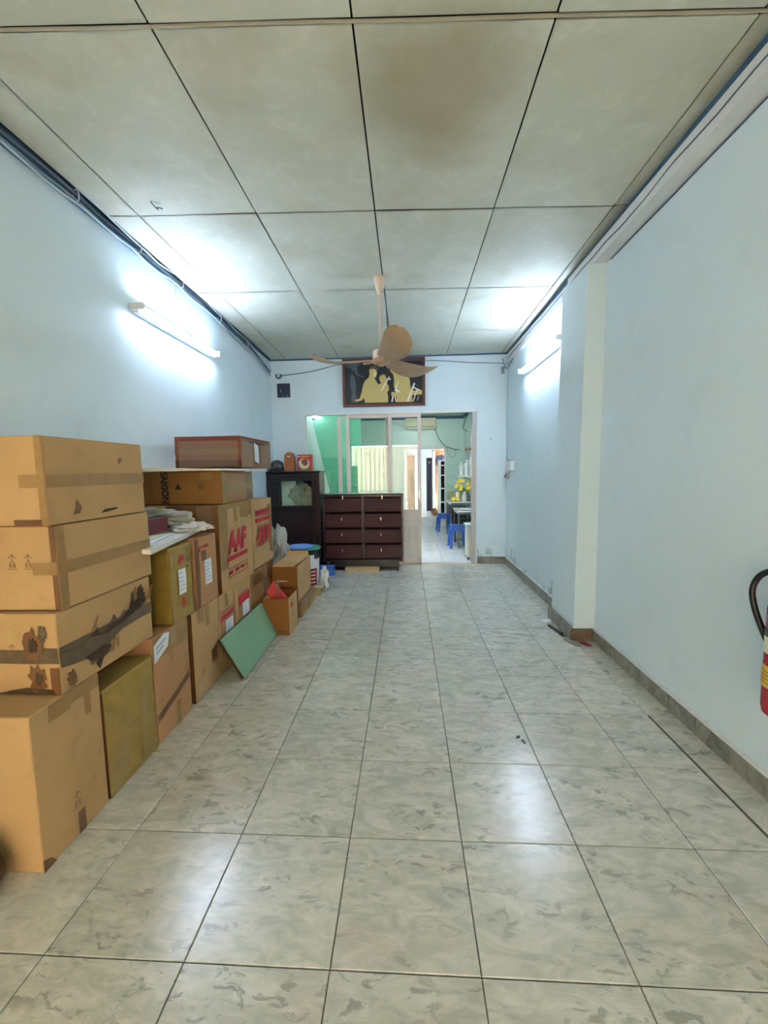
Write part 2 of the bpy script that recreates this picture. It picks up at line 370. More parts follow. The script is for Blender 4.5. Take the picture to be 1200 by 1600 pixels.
# ---------------------------------------------------------------- setting: floor
XL, XR, XRN, YB, YF = -1.88, 1.375, 1.43, 5.82, -2.0
floor = structure(B('floor', XL - 0.1, XRN + 0.1, YF - 0.1, YB + 0.06, -0.06, -0.004, M['grout']))
def tile_mesh(w, d, t=0.012):
    mb = MB(); mb.box(-w / 2, w / 2, -d / 2, d / 2, -t, 0)
    top = [e for e in mb.bm.edges if all(abs(v.co.z) < 1e-6 for v in e.verts)]
    bmesh.ops.bevel(mb.bm, geom=top, offset=0.0018, segments=1, affect='EDGES')
    me = bpy.data.meshes.new('tile'); mb.bm.to_mesh(me); mb.bm.free(); return me
_tm = {}
def put_tile(parent, x0, x1, y0, y1, m, z=0.0, g=0.0015, name='tile', tilt=0.0012):
    w, d = round(x1 - x0 - 2 * g, 4), round(y1 - y0 - 2 * g, 4)
    k = (w, d, m.name)
    if k not in _tm:
        _tm[k] = tile_mesh(w, d); _tm[k].materials.append(m)
    o = bpy.data.objects.new(name, _tm[k]); C.objects.link(o); o.parent = parent
    o.location = ((x0 + x1) / 2, (y0 + y1) / 2, z); o.rotation_euler = (random.uniform(-tilt, tilt), random.uniform(-tilt, tilt), 0)
    return o
xs = [XL] + [round(-0.2168 + 0.4 * i, 4) for i in range(-4, 4)] + [1.27]
ys = [YF + 0.0] + [round(0.9658 + 0.4 * j, 4) for j in range(-7, 13)]
ys[-1] = YB - 0.052
ys.append(YB - 0.012)
for i in range(len(xs) - 1):
    for j in range(len(ys) - 1): put_tile(floor, xs[i], xs[i + 1], ys[j], ys[j + 1], M['tile'])
for j in range(len(ys) - 1):      # cut tiles along the right wall; an open joint near the camera
    y0, y1 = ys[j], ys[j + 1]
    gap = 0.011 if y1 < 2.2 else 0.0
    if y0 < 3.3: put_tile(floor, 1.27 + gap, XRN, y0, y1, M['tile'])
    else: put_tile(floor, 1.27, XR + 0.01, y0, y1, M['tile'])

# ---------------------------------------------------------------- setting: walls
structure(B('wall_left', XL - 0.12, XL, YF - 0.1, YB + 0.12, -0.06, 3.1, M['wall']))
wr = structure(B('wall_right', XRN, XRN + 0.15, YF - 0.1, 3.4, -0.06, 3.1, M['wall']))
B('far_wall_section', XR, XR + 0.18, 3.4, YB + 0.12, -0.06, 3.1, M['wall_damp'], wr)
col = MB(); col.box(1.272, XR + 0.08, 3.16, 3.64, 0.0, 2.76, bev=0.006); 
for v in col.bm.verts:
    if v.co.x < 1.3: v.co.x += 0.024 * (v.co.z / 2.76)
structure(col.done('trim_1', M['wall'])); bpy.data.objects['trim_1']['label'] = 'pale blue column projecting from the right wall'
bm_ = MB().box(1.335, XRN + 0.02, YF, 3.64, 2.76, 2.86, bev=0.004).box(1.342, XR + 0.05, 3.62, YB, 2.72, 2.83, bev=0.004)
structure(bm_.done('trim_2', M['wall_white']))
structure(B('trim_3', 1.372, XRN + 0.02, YF, YB, 2.82, 3.0, M['blue_band']))
structure(B('trim_4', XL - 0.01, XL + 0.012, YF, YB, 2.86, 3.0, M['blue_band']))
# back wall with the wide opening
OX0, OX1, OZ = -1.42, 0.967, 2.135
bw = MB().box(XL - 0.1, OX0, YB, YB + 0.12, -0.06, 3.1).box(OX1, XR + 0.1, YB, YB + 0.12, -0.06, 3.1).box(OX0, OX1, YB, YB + 0.12, OZ, 3.1)
structure(bw.done('wall_back', M['wall_damp']))
structure(B('trim_5', XL, XR, YB - 0.012, YB + 0.002, 2.857, 2.875, M['blue_band']))
# baseboards made of cut tiles
def skirting(name, pts, h, t, axis, flip=1):
    root = structure(B(name, *pts, M['grout'])); return root
bb = structure(B('baseboard_right', XRN - 0.012, XRN, YF, 3.15, 0.0, 0.083, M['grout']))
y = YF
while y < 3.13:
    y1 = min(y + 0.4, 3.14); o = B('tile', XRN - 0.024, XRN - 0.008, y + 0.0015, y1 - 0.0015, 0.001, 0.086 + random.uniform(-.002, .002), M['skirt'], bb, bev=0.002); y += 0.4
bb2 = structure(B('baseboard_right.001', XR - 0.006, XR, 3.66, YB, 0.0, 0.09, M['grout']))
y = 3.655
while y < 5.75:
    y1 = min(y + 0.4, YB - 0.02); B('tile', XR - 0.016, XR - 0.004, y + 0.0015, y1 - 0.0015, 0.001, 0.098 + random.uniform(-.003, .003), M['skirt'], bb2, bev=0.002); y += 0.4
B('cement_line', XR - 0.012, XR, 3.66, YB - 0.02, 0.099, 0.108, M['wall_white'], bb2)
B('cement_line', XRN - 0.02, XRN, YF, 3.14, 0.087, 0.097, M['wall_white'], bb)
bc = structure(B('baseboard_column', 1.258, 1.44, 3.15, 3.65, 0.0, 0.088, M['grout']))
B('tile', 1.244, 1.258, 3.145, 3.395, 0.001, 0.095, M['skirt'], bc, bev=0.002); B('tile', 1.244, 1.258, 3.40, 3.655, 0.001, 0.098, M['skirt'], bc, bev=0.002)
B('tile', 1.246, 1.40, 3.132, 3.147, 0.001, 0.09, mat('stained_tile', (104, 84, 66), 0.5, var=0.25, scale=20), bc, bev=0.002)
bk = structure(B('baseboard_back', OX1 + 0.01, XR, YB - 0.006, YB, 0.0, 0.09, M['grout']))
B('tile', OX1 + 0.012, 1.23, YB - 0.016, YB - 0.004, 0.001, 0.098, M['skirt'], bk, bev=0.002); B('tile', 1.233, XR - 0.018, YB - 0.016, YB - 0.004, 0.001, 0.096, M['skirt'], bk, bev=0.002)
# front of the house behind the camera: beige folding panels widened over the doorway, translucent to tint daylight
fw_ = MB().box(XL - 0.1, XL + 0.08, YF - 0.15, YF, -0.06, 3.1).box(1.0, XRN + 0.1, YF - 0.15, YF, -0.06, 3.1).box(XL + 0.08, 1.0, YF - 0.15, YF, 2.15, 3.1)
structure(fw_.done('wall_front', M['wall']))
gate = structure(thing('door_2', None, None))
for k in range(18):
    x0 = XL + 0.09 + 0.15 * k
    MB().box(x0, x0 + 0.135, YF - 0.07, YF - 0.055, 0.03, 2.12).done('gate_panel', M['gate'], gate)
    B('gate_bar', x0 + 0.136, x0 + 0.149, YF - 0.075, YF - 0.05, 0.03, 2.13, M['frame_m'], gate)
structure(MB().box(-6, 6, -9, YF - 0.1, -0.12, -0.06).done('ground', mat('street_concrete', (170, 164, 152), 0.9, var=0.1)))

# ---------------------------------------------------------------- setting: ceiling
def cz(y): return 2.965 - 0.016 * y
ceil = structure(MB().box(XL - 0.1, XRN + 0.1, YF - 0.1, YB + 0.1, 0, 0.03, mx=Matrix(((1,0,0,0),(0,1,0,0),(0,-0.016,1,2.985),(0,0,0,1)))).done('ceiling', M['gap']))
cx = [XL + 0.035, -1.645, -0.915, -0.18, 0.555, 1.29, 1.376]
cy = [YF, -0.52, 0.58, 1.655, 2.725, 3.80, 4.875, YB - 0.03]
def skew(x): return 0.045 * (x + 0.17)
for i in range(len(cx) - 1):
    for j in range(len(cy) - 1):
        mb = MB(); g = 0.0042; gr = {3: 0.0115, 4: 0.0065, 5: 0.0055}; tw = [random.uniform(-0.003, 0.003) for _ in range(4)]
        def P(u, v, up=0.0):
            x = cx[i] + g + (cx[i + 1] - cx[i] - 2 * g) * u
            k = skew(x) if j > 0 else 0; k2 = skew(x) if j < len(cy) - 2 else 0
            y = (cy[j] + k + gr.get(j, g)) * (1 - v) + (cy[j + 1] + k2 - gr.get(j + 1, g)) * v
            sag = -0.005 * 16 * u * (1 - u) * v * (1 - v)
            dz = tw[0] * (1 - u) * (1 - v) + tw[1] * u * (1 - v) + tw[2] * (1 - u) * v + tw[3] * u * v
            return (x, y, cz(y) + sag + dz + up)
        mb.grid(lambda u, v: P(u, v), 5, 5).grid(lambda u, v: P(u, v, 0.006), 1, 1)
        mb.done('ceiling_panel', M['ceil'], ceil, smooth=True)
for j in range(1, len(cy) - 1):
    w_ = 0.011 if j == 3 else 0.0022
    def Q(u, v, up=0.0):
        x = cx[0] + (cx[-1] - cx[0]) * u; y = cy[j] + skew(x) + (v - 0.5) * w_
        return (x, y, cz(y) - 0.003 - 0.0015 * math.sin(u * 19 + j) + up)
    MB().grid(lambda u, v: Q(u, v), 24, 1).grid(lambda u, v: Q(u, v, 0.005), 24, 1).done('ceiling_bar', M['batten_m'], ceil)

# ---------------------------------------------------------------- partition of glass and aluminium (door_1)
dr = structure(thing('door_1', None, None))
f = M['frame_w']
B('top_rail', OX0 - 0.012, OX1 + 0.012, YB - 0.022, YB + 0.06, OZ - 0.03, OZ + 0.008, f, dr, bev=0.003)
B('left_jamb', OX0 - 0.012, OX0 + 0.014, YB - 0.022, YB + 0.06, 0, OZ - 0.03, f, dr, bev=0.003)
B('right_jamb', OX1 - 0.062, OX1 - 0.004, YB - 0.018, YB + 0.07, 0, OZ - 0.03, M['frame_b'], dr, bev=0.003)
B('right_trim', OX1 - 0.004, OX1 + 0.012, YB - 0.022, YB, 0, OZ + 0.004, f, dr)
B('threshold', OX0, OX1 - 0.06, YB - 0.012, YB + 0.06, -0.004, 0.012, M['frame_m'], dr, bev=0.002)
B('glass_pane', OX0 + 0.014, -0.97, YB + 0.045, YB + 0.049, 0.8, OZ - 0.03, M['glass'], dr)
B('lower_panel', OX0 + 0.014, -0.97, YB + 0.04, YB + 0.052, 0.01, 0.8, M['frame_m'], dr)
def leaf(x0, x1, y, ztop, sw=0.05, name='sliding_leaf', railh=0.05):
    B('stile', x0, x0 + sw, y, y + 0.026, 0.012, ztop, M['frame_m'], dr, bev=0.003)
    B('stile', x1 - sw, x1, y, y + 0.026, 0.012, ztop, M['frame_m'], dr, bev=0.003)
    B('rail', x0 + sw, x1 - sw, y + 0.001, y + 0.025, ztop - railh, ztop, M['frame_m'], dr)
    B('rail', x0 + sw, x1 - sw, y + 0.001, y + 0.025, 0.63, 0.775, M['frame_m'], dr, bev=0.003)
    B('rail', x0 + sw, x1 - sw, y + 0.001, y + 0.025, 0.012, 0.1, M['frame_m'], dr)
    B('glass_pane', x0 + sw, x1 - sw, y + 0.010, y + 0.014, 0.775, ztop - railh, M['glass'], dr)
    n = max(3, int((x1 - x0 - 2 * sw) / 0.022)); wd = (x1 - x0 - 2 * sw) / n
    for k in range(n):
        B('panel_slat', x0 + sw + k * wd + 0.001, x0 + sw + (k + 1) * wd - 0.001, y + 0.006, y + 0.018, 0.1, 0.63, M['frame_m'], dr, bev=0.0015)
leaf(-0.967, -0.24, YB + 0.03, 2.085, 0.052, railh=0.03)
leaf(-0.842, -0.198, YB + 0.0, 2.112, 0.052, railh=0.056)
leaf(-0.247, 0.203, YB - 0.028, 2.10, 0.048, railh=0.048)
B('door_handle', 0.168, 0.182, YB - 0.045, YB - 0.028, 0.92, 1.05, M['chrome'], dr, bev=0.003)
B('top_track', -0.842, 0.203, YB - 0.03, YB + 0.05, 2.10, 2.112, M['frame_m'], dr)

# ---------------------------------------------------------------- rooms behind
R2X1, R2Y = 1.33, 9.8
fl2 = structure(B('floor_rear_room', XL - 0.1, R2X1 + 0.1, YB + 0.06, R2Y, -0.06, -0.004, M['grout']))
for i in range(8):
    for j in range(10):
        x0 = XL + 0.4 * i; y0 = YB + 0.062 + 0.4 * j
        x1, y1 = min(x0 + 0.4, R2X1), min(y0 + 0.4, R2Y)
        if x1 - x0 > .03 and y1 - y0 > .03: put_tile(fl2, x0, x1, y0, y1, M['tile2'], tilt=0.0005, g=0.001)
structure(B('wall_rear_left', XL - 0.12, XL, YB + 0.12, R2Y + 0.1, -0.06, 2.7, M['wall_green']))
structure(B('wall_rear_right', R2X1, R2X1 + 0.1, YB + 0.12, R2Y + 0.1, -0.06, 2.7, M['wall_green']))
structure(B('ceiling_rear_room', XL - 0.1, R2X1 + 0.1, YB + 0.12, R2Y + 0.1, 2.56, 2.62, M['ceil']))
structure(B('trim_6', XL, R2X1, R2Y - 0.03, R2Y, 2.50, 2.56, M['blue_band']))
structure(B('trim_7', R2X1 - 0.03, R2X1, YB + 0.12, R2Y, 2.50, 2.56, M['blue_band']))
D0, D1, DZ = -0.07, 0.925, 1.85
wb = MB().box(XL - 0.1, D0, R2Y, R2Y + 0.1, -0.06, 2.7).box(D1, R2X1 + 0.1, R2Y, R2Y + 0.1, -0.06, 2.7).box(D0, D1, R2Y, R2Y + 0.1, DZ, 2.7)
structure(wb.done('wall_rear_back', M['wall_green']))
structure(MB().box(D0 - 0.0, D0 + 0.03, R2Y - 0.015, R2Y + 0.11, 0.0, DZ).box(D1 - 0.03, D1, R2Y - 0.015, R2Y + 0.11, 0.0, DZ).box(D0, D1, R2Y - 0.015, R2Y + 0.11, DZ - 0.03, DZ + 0.01).done('trim_8', M['frame_w']))
structure(MB().box(-1.5, 2.2, R2Y + 0.0, 15.2, -0.06, 0.205).box(-1.0, R2X1, R2Y - 0.02, R2Y + 0.02, 0.17, 0.215).done('floor_inner_room', M['tile2']))
structure(MB().box(-1.5, 2.2, 15.0, 15.2, 0.2, 2.7).box(-1.6, -1.5, R2Y, 15.2, 0.0, 2.7).box(2.2, 2.3, R2Y, 15.2, 0, 2.7).done('wall_inner_room', M['wall_white']))
structure(B('ceiling_inner_room', -1.6, 2.3, R2Y + 0.05, 15.2, 2.5, 2.56, M['wall_white']))
# teal partition behind the left glass and a pale hanging sheet beside it
structure(B('wall_teal_partition', -1.88, -0.78, 7.2, 7.26, 0, 2.56, M['teal']))
B('joint_line', -1.88, -0.78, 7.196, 7.202, 1.05, 1.06, M['greenl'], bpy.data.objects['wall_teal_partition'])
sh = MB()
def sheet(u, v):
    z = 2.35 - 1.9 * v; xr = -1.425 + 0.245 * ((2.117 - z) / 1.117)
    x = -1.86 + (xr + 1.86) * u
    return (x, 6.3 + 0.03 * math.sin(u * 14) * (0.3 + v), z)
sh.grid(sheet, 24, 10)
o = sh.done('hanging_sheet', M['curtain'], smooth=True); tag(o, 'pale translucent sheet hanging slanted behind the left glass pane beside the teal partition', 'sheet')
# inner room: door, brown panel, black upright thing, white shelving
d3 = structure(thing('door_3', None, None, (0.55, 14.9, 0.205)))
B('door_frame', -0.50, -0.44, 0, 0.08, 0, 2.15, M['white'], d3); B('door_frame', 0.62, 0.68, 0, 0.08, 0, 2.15, M['white'], d3); B('door_frame', -0.44, 0.62, 0, 0.08, 2.08, 2.15, M['white'], d3)
B('lower_panel', -0.44, 0.62, 0.02, 0.06, 0, 1.0, M['white'], d3, bev=0.006); B('upper_panel', -0.40, 0.58, 0.02, 0.05, 1.04, 2.04, mat('frosted_pane', (196, 212, 218), 0.3), d3)
t = thing('standing_board', 'brown wooden board standing just inside the far doorway, at its left', 'board', (0.08, 10.6, 0.205))
B('board', -0.05, 0.10, 0, 0.03, 0, 1.50, M['woodp'], t); B('edge_strip', 0.10, 0.125, -0.005, 0.035, 0, 1.50, M['wood_k'], t)
t = thing('black_cabinet', 'tall narrow black cabinet beside the white wardrobe in the far room', 'cabinet', (0.62, 11.5, 0.205))
B('body', -0.06, 0.085, 0, 0.3, 0.0, 1.46, M['dark'], t, bev=0.006); B('door_edge', -0.055, 0.08, -0.012, 0, 0.02, 1.44, M['navy'], t); B('lock', 0.0, 0.02, -0.02, -0.01, 1.32, 1.35, M['chrome'], t)
t = thing('white_wardrobe', 'white open wardrobe with dark clothes inside the far doorway', 'wardrobe', (0.0, 10.6, 0.205))
B('side_panel', 0.68, 0.735, 0.1, 0.6, 0, 1.60, M['white'], t); B('top_panel', 0.68, 1.15, 0.1, 0.6, 1.60, 1.64, M['browncloth'], t); B('back_panel', 0.735, 1.15, 0.58, 0.6, 0, 1.6, M['woodp'], t)
MB().blob((0.90, 0.35, 1.32), 0.14, 0.12, 0.18, 0.2).done('dark_clothes', M['navy'], t, smooth=True)
MB().blob((0.80, 0.40, 0.95), 0.05, 0.10, 0.42, 0.2).done('brown_clothes', M['browncloth'], t, smooth=True)
t = thing('white_shelf_unit', 'narrow white shelf unit with dark compartments inside the far doorway', 'shelf', (0.0, 10.05, 0.205))
B('side_panel', 0.765, 0.825, 0, 0.3, 0.03, 1.35, M['white'], t); B('back_panel', 0.825, 0.97, 0.28, 0.3, 0.03, 1.35, M['dark'], t); B('right_panel', 0.965, 0.99, 0, 0.3, 0.03, 1.35, M['white'], t)
for z in (0.03, 0.33, 0.66, 0.98, 1.22, 1.33): B('shelf', 0.825, 0.965, -0.002, 0.28, z, z + 0.022, M['white'], t)
t = tag(MB().blob((0.67, 10.12, 0.30), 0.07, 0.12, 0.09, 0.3, flat=0.206).done('cloth_heap', M['browncloth'], smooth=True), 'heap of brown and grey cloth at the foot of the white wardrobe', 'cloth heap')
# air conditioner
t = thing('air_conditioner', 'cream wall air conditioner high on the rear green wall', 'air conditioner', (0.33, 9.8, 2.26))
MB().box(-0.35, 0.35, -0.2, -0.002, 0.03, 0.25, bev=0.02).done('housing', M['cream'], t, smooth=True); B('vent_flap', -0.33, 0.33, -0.206, -0.16, 0.0, 0.045, M['cream'], t, bev=0.005); B('vent_slot', -0.32, 0.32, -0.204, -0.198, 0.047, 0.056, M['gap'], t)
o = MB().tube(curve_pts([(0.66, 9.77, 2.28), (0.76, 9.77, 2.05), (0.9, 9.77, 1.88), (1.0, 9.77, 1.84), (1.12, 9.76, 1.80), (1.25, 9.76, 1.79)]), 0.007, 6).done('drain_cable', M['cable_d']); tag(o, 'dark cable running down from the air conditioner along the green wall', 'cable')
o = MB().tube(curve_pts([(0.93, 9.77, 1.85), (0.98, 9.77, 1.68), (1.05, 9.77, 1.62), (1.13, 9.77, 1.66), (1.15, 9.77, 1.79)]), 0.005, 6).done('drooping_cable', M['cable_g']); tag(o, 'thin grey cable drooping in a loop beside the far doorway', 'cable')
o = MB().tube(curve_pts([(1.30, 8.9, 2.48), (1.22, 8.9, 2.3), (1.2, 8.9, 2.18), (1.29, 8.9, 2.12)]), 0.008, 6).done('hanging_cable', M['cable_d']); tag(o, 'dark cable hanging from the ceiling corner of the rear room', 'cable')
# rear room tube lamps
def lamp(name, label, loc, length, axis, wallside, m, group, tr=0.014):
    t = thing(name, label, 'lamp', loc, 0, group)
    L2 = length / 2
    def bx(nm, a0, a1, o0, o1, z0, z1, mm, bev=0.002):   # a along, o out of the wall
        if axis == 'y':
            x0, x1 = (o0, o1) if wallside < 0 else (-o1, -o0)
            return B(nm, x0, x1, a0, a1, z0, z1, mm, t, bev=bev)
        return B(nm, a0, a1, -o1, -o0, z0, z1, mm, t, bev=bev)
    bx('batten', -L2 + 0.01, L2 - 0.01, 0.0, 0.055, -0.034, 0.030, M['white'])
    bx('end_holder', -L2 - 0.012, -L2 + 0.012, 0.0, 0.10, -0.022, 0.022, M['white']); bx('end_holder', L2 - 0.012, L2 + 0.012, 0.0, 0.10, -0.022, 0.022, M['white'])
    if axis == 'y': pts = [(-wallside * 0.084, -L2 + 0.012, -0.012), (-wallside * 0.084, L2 - 0.012, -0.012)]
    else: pts = [(-L2 + 0.012, -0.066, 0), (L2 - 0.012, -0.066, 0)]
    MB().tube(pts, tr, 12).done('lit_tube', m, t, smooth=True)
    return t
lamp('tube_lamp', 'lit tube lamp on the left wall above the boxes', (XL, 3.44, 2.465), 1.16, 'y', -1, M['tube'], None, 0.016)
lamp('tube_lamp', 'lit tube lamp on the right wall beyond the column', (XR, 4.3, 2.42), 1.2, 'y', 1, M['tube'], None, 0.016)
lamp('tube_lamp', 'lit tube lamp seen through the upper left corner of the glass partition', (XL, 7.95, 2.36), 1.2, 'y', -1, M['tube3'], None)
bpy.data.objects['tube_lamp.002'].location = (-1.60, 6.95, 2.26)
lamp('tube_lamp', 'added unseen tube lamp on the side wall, brightening the innermost room', (-1.5, 12.6, 2.2), 1.2, 'y', -1, M['tube4'], None)  # unseen lamp added to light the innermost room
lamp('tube_lamp', 'added unseen tube lamp above the glass partition, brightening the rear room', (0.2, YB + 0.125, 2.40), 1.2, 'x', 1, M['tube2'], None)  # unseen lamp added for more light in the rear room
bpy.data.objects['tube_lamp.004'].rotation_euler = (0, 0, PI)

# right side of rear room: tables, stools, flowers, wall shelf
def folding_table(x0, x1, y0, y1, h, label):
    t = thing('folding_table', label, 'table', ((x0 + x1) / 2, (y0 + y1) / 2, 0), 0)
    w2, d2 = (x1 - x0) / 2, (y1 - y0) / 2
    B('tabletop', -w2, w2, -d2, d2, h - 0.02, h, M['tabletop'], t, bev=0.003); B('apron', -w2 + 0.02, w2 - 0.02, -d2 + 0.02, d2 - 0.02, h - 0.06, h - 0.02, M['steel'], t)
    for sx in (-1, 1):
        for sy in (-1, 1): MB().tube([(sx * (w2 - 0.03), sy * (d2 - 0.03), 0), (sx * (w2 - 0.03), sy * (d2 - 0.03), h - 0.05)], 0.011, 8).done('leg', M['steel'], t)
    MB().tube([(-w2 + 0.03, -d2 + 0.03, 0.02), (w2 - 0.03, -d2 + 0.03, 0.02)], 0.008, 6).done('foot_bar', M['steel'], t)
    return t
folding_table(0.83, 1.29, 6.88, 7.55, 0.64, 'nearer steel table with pale top behind the doorway')
folding_table(0.80, 1.29, 7.72, 8.6, 0.73, 'farther steel table with pale top, holding yellow fruit and vases')
def stool(x, y, label, rz=0.0):
    t = thing('plastic_stool', label, 'stool', (x, y, 0), rz, 'blue plastic stools in the rear room')
    MB().box(-0.125, 0.125, -0.125, 0.125, 0.365, 0.39, bev=0.01).done('seat', M['blue'], t)
    for sx in (-1, 1):
        for sy in (-1, 1):
            mb = MB(); mb.tube([(sx * 0.14, sy * 0.14, 0), (sx * 0.108, sy * 0.108, 0.37)], [0.021, 0.026], 4); mb.done('leg', M['blue'], t)
    for sy in (-1, 1): B('side_apron', -0.11, 0.11, sy * 0.112 - 0.008, sy * 0.112 + 0.008, 0.29, 0.37, M['blue'], t)
    for sx in (-1, 1): B('side_apron', sx * 0.112 - 0.008, sx * 0.112 + 0.008, -0.11, 0.11, 0.29, 0.37, M['blue'], t)
    return t
stool(0.865, 6.72 + 0.35, 'blue plastic stool in front, beside the nearer steel table', 0.05)
stool(0.80, 8.95, 'blue plastic stool farther back, near the green wall', 0.1)
t = thing('folding_chair', 'black and white folding chair between the two steel tables', 'chair', (0.98, 7.63, 0))
B('seat', -0.12, 0.2, -0.05, 0.05, 0.40, 0.43, M['black'], t); 
for k, xx in enumerate((-0.1, 0.17)):
    MB().tube([(xx, -0.04, 0), (xx, 0.04, 0.62)], 0.014, 6).done('leg', M['black'], t); MB().tube([(xx, 0.04, 0), (xx, -0.04, 0.45)], 0.012, 6).done('leg', M['black'], t)
B('backrest', -0.1, 0.2, 0.03, 0.045, 0.50, 0.64, M['navy'], t)
for xx in (-0.05, 0.03, 0.11): B('stripe', xx, xx + 0.035, 0.025, 0.031, 0.51, 0.63, M['white'], t)
t = thing('small_white_cabinet', 'small white low cabinet just inside the doorway, at its right', 'cabinet', (0.95, 6.18, 0))
B('body', -0.065, 0.16, -0.11, 0.16, 0.03, 0.50, M['board_w'], t, bev=0.004); B('top_board', -0.085, 0.18, -0.13, 0.17, 0.50, 0.518, M['white'], t, bev=0.003)
for a in (-0.05, 0.13):
    for b in (-0.09, 0.12): MB().lathe([(0, 0), (0.014, 0.0), (0.014, 0.03), (0, 0.03)], (a, b, 0), 10).done('caster', M['black'], t)
t = thing('wall_shelf', 'thin wall shelf carrying white statuettes in the rear room', 'shelf', (1.14, 7.95, 1.19))
B('board', -0.17, 0.188, -0.12, 0.12, 0, 0.022, M['board_w'], t, bev=0.002); 
for yy in (-0.09, 0.09): MB().tube([(-0.05, yy, 0.0), (0.185, yy, -0.12)], 0.006, 6).done('bracket', M['steel'], t)
def statuette(x, y, h, m, label, hm=None):
    t = thing('statuette', label, 'figurine', (x, y, 1.213))
    MB().lathe([(0, 0), (0.035, 0), (0.04, 0.015), (0.03, 0.03), (0.034, 0.10 * h / .3), (0.026, 0.18 * h / .3), (0.036, 0.22 * h / .3), (0.015, 0.25 * h / .3), (0, 0.255 * h / .3)], seg=14, sy=0.8).done('robe', m, t, smooth=True)
    MB().blob((0, 0, h * 0.9), 0.024, 0.024, 0.03, 0.05).done('head', hm or m, t, smooth=True)
    for s in (-1, 1): MB().tube([(s * 0.03, 0, h * 0.72), (s * 0.045, -0.01, h * 0.55), (s * 0.015, -0.03, h * 0.52)], 0.010, 6).done('arm', m, t, smooth=True)
statuette(1.13, 7.93, 0.30, M['white'], 'white robed statuette at the outer middle of the wall shelf')
statuette(1.22, 7.90, 0.42, M['white'], 'tallest white statuette on the wall shelf, nearest the side wall')
statuette(1.04, 7.97, 0.26, M['bag_w'], 'small pale statuette at the outer end of the wall shelf')
t = thing('dried_plant', 'dry brown plant sprays in a vase behind the wall shelf statuettes', 'plant', (1.24, 8.0, 1.213))
MB().lathe([(0, 0), (0.03, 0), (0.035, 0.06), (0.02, 0.12), (0.024, 0.14)], seg=12).done('vase', M['dgrey'], t, smooth=True)
for k in range(7):
    a = random.uniform(-0.10, 0.02); bq = random.uniform(-0.08, 0.08)
    MB().tube([(0, 0, 0.12), (a * 0.5, bq * 0.5, 0.32), (a, bq, 0.45 + 0.1 * random.random())], 0.003, 5).blob((a, bq, 0.50), 0.025, 0.025, 0.03, 0.3, sub=1).done('spray', M['browncloth'], t)
t = thing('flower_vase', 'vase of yellow flowers on the farther steel table', 'flowers', (1.08, 7.86, 0.73))
MB().lathe([(0, 0), (0.04, 0), (0.05, 0.05), (0.032, 0.14), (0.045, 0.18)], seg=16).done('vase', M['glass'] if False else M['bag_w'], t, smooth=True)
for k in range(11):
    a = random.uniform(-0.15, 0.13); bq = random.uniform(-0.1, 0.1); h = random.uniform(0.22, 0.40)
    MB().tube([(0, 0, 0.1), (a * 0.6, bq * 0.6, h * 0.7), (a, bq, h)], 0.003, 5).done('stem', M['leaf'], t)
    mb = MB()
    for q in range(7):
        an = q * 2 * PI / 7; mb.blob((a + 0.022 * math.cos(an), bq - 0.005, h + 0.022 * math.sin(an)), 0.018, 0.009, 0.018, 0.1, sub=1)
    mb.done('flower', M['petal'], t)
for k in range(6):
    a = random.uniform(-0.12, 0.1); MB().blob((a, 0.03, random.uniform(0.12, 0.26)), 0.04, 0.02, 0.03, 0.3, sub=2).done('leaf', M['leaf'], t, smooth=True)
for (x, y, r, lb) in ((0.88, 7.82, 0.045, 'yellow fruit at the outer edge of the farther steel table'), (0.95, 7.80, 0.04, 'smaller yellow fruit beside the cream tin on the farther steel table')):
    tag(MB().blob((x, y, 0.73 + r * 0.95), r, r, r, 0.06).done('fruit', M['petal'], smooth=True), lb, 'fruit')
tag(MB().lathe([(0, 0), (0.035, 0), (0.035, 0.16), (0.03, 0.17), (0, 0.17)], (0.97, 7.95, 0.731), 16).done('cream_tin', M['cream'], smooth=True), 'tall cream tin on the farther steel table', 'tin')
tag(MB().lathe([(0, 0), (0.03, 0), (0.033, 0.1), (0.012, 0.14), (0.012, 0.17), (0, 0.17)], (1.15, 7.76, 0.731), 14).done('dark_bottle', M['dgrey'], smooth=True), 'dark bottle beside the yellow flowers', 'bottle')
tag(MB().lathe([(0, 0), (0.10, 0.0), (0.13, 0.012), (0.125, 0.016), (0, 0.006)], (1.02, 7.08, 0.641), 24).done('white_dish', M['white'], smooth=True), 'white dish on the nearer steel table', 'dish')
tag(MB().lathe([(0, 0), (0.03, 0), (0.032, 0.10), (0.028, 0.11), (0, 0.11)], (1.17, 7.05, 0.641), 16).done('orange_jar', M['petal'], smooth=True), 'small yellow-orange jar on the nearer steel table', 'jar')
tag(B('grey_box', 0.83, 1.25, 8.5, 8.56, 0.731, 0.89, M['greybag'], bev=0.003), 'low greenish grey box at the back of the farther steel table', 'box')
tag(B('dark_low_cabinet', 0.95, 1.31, 9.2, 9.7, 0.0, 0.52, M['dgrey'], bev=0.005), 'dark grey low cabinet against the green wall behind the stools', 'cabinet')

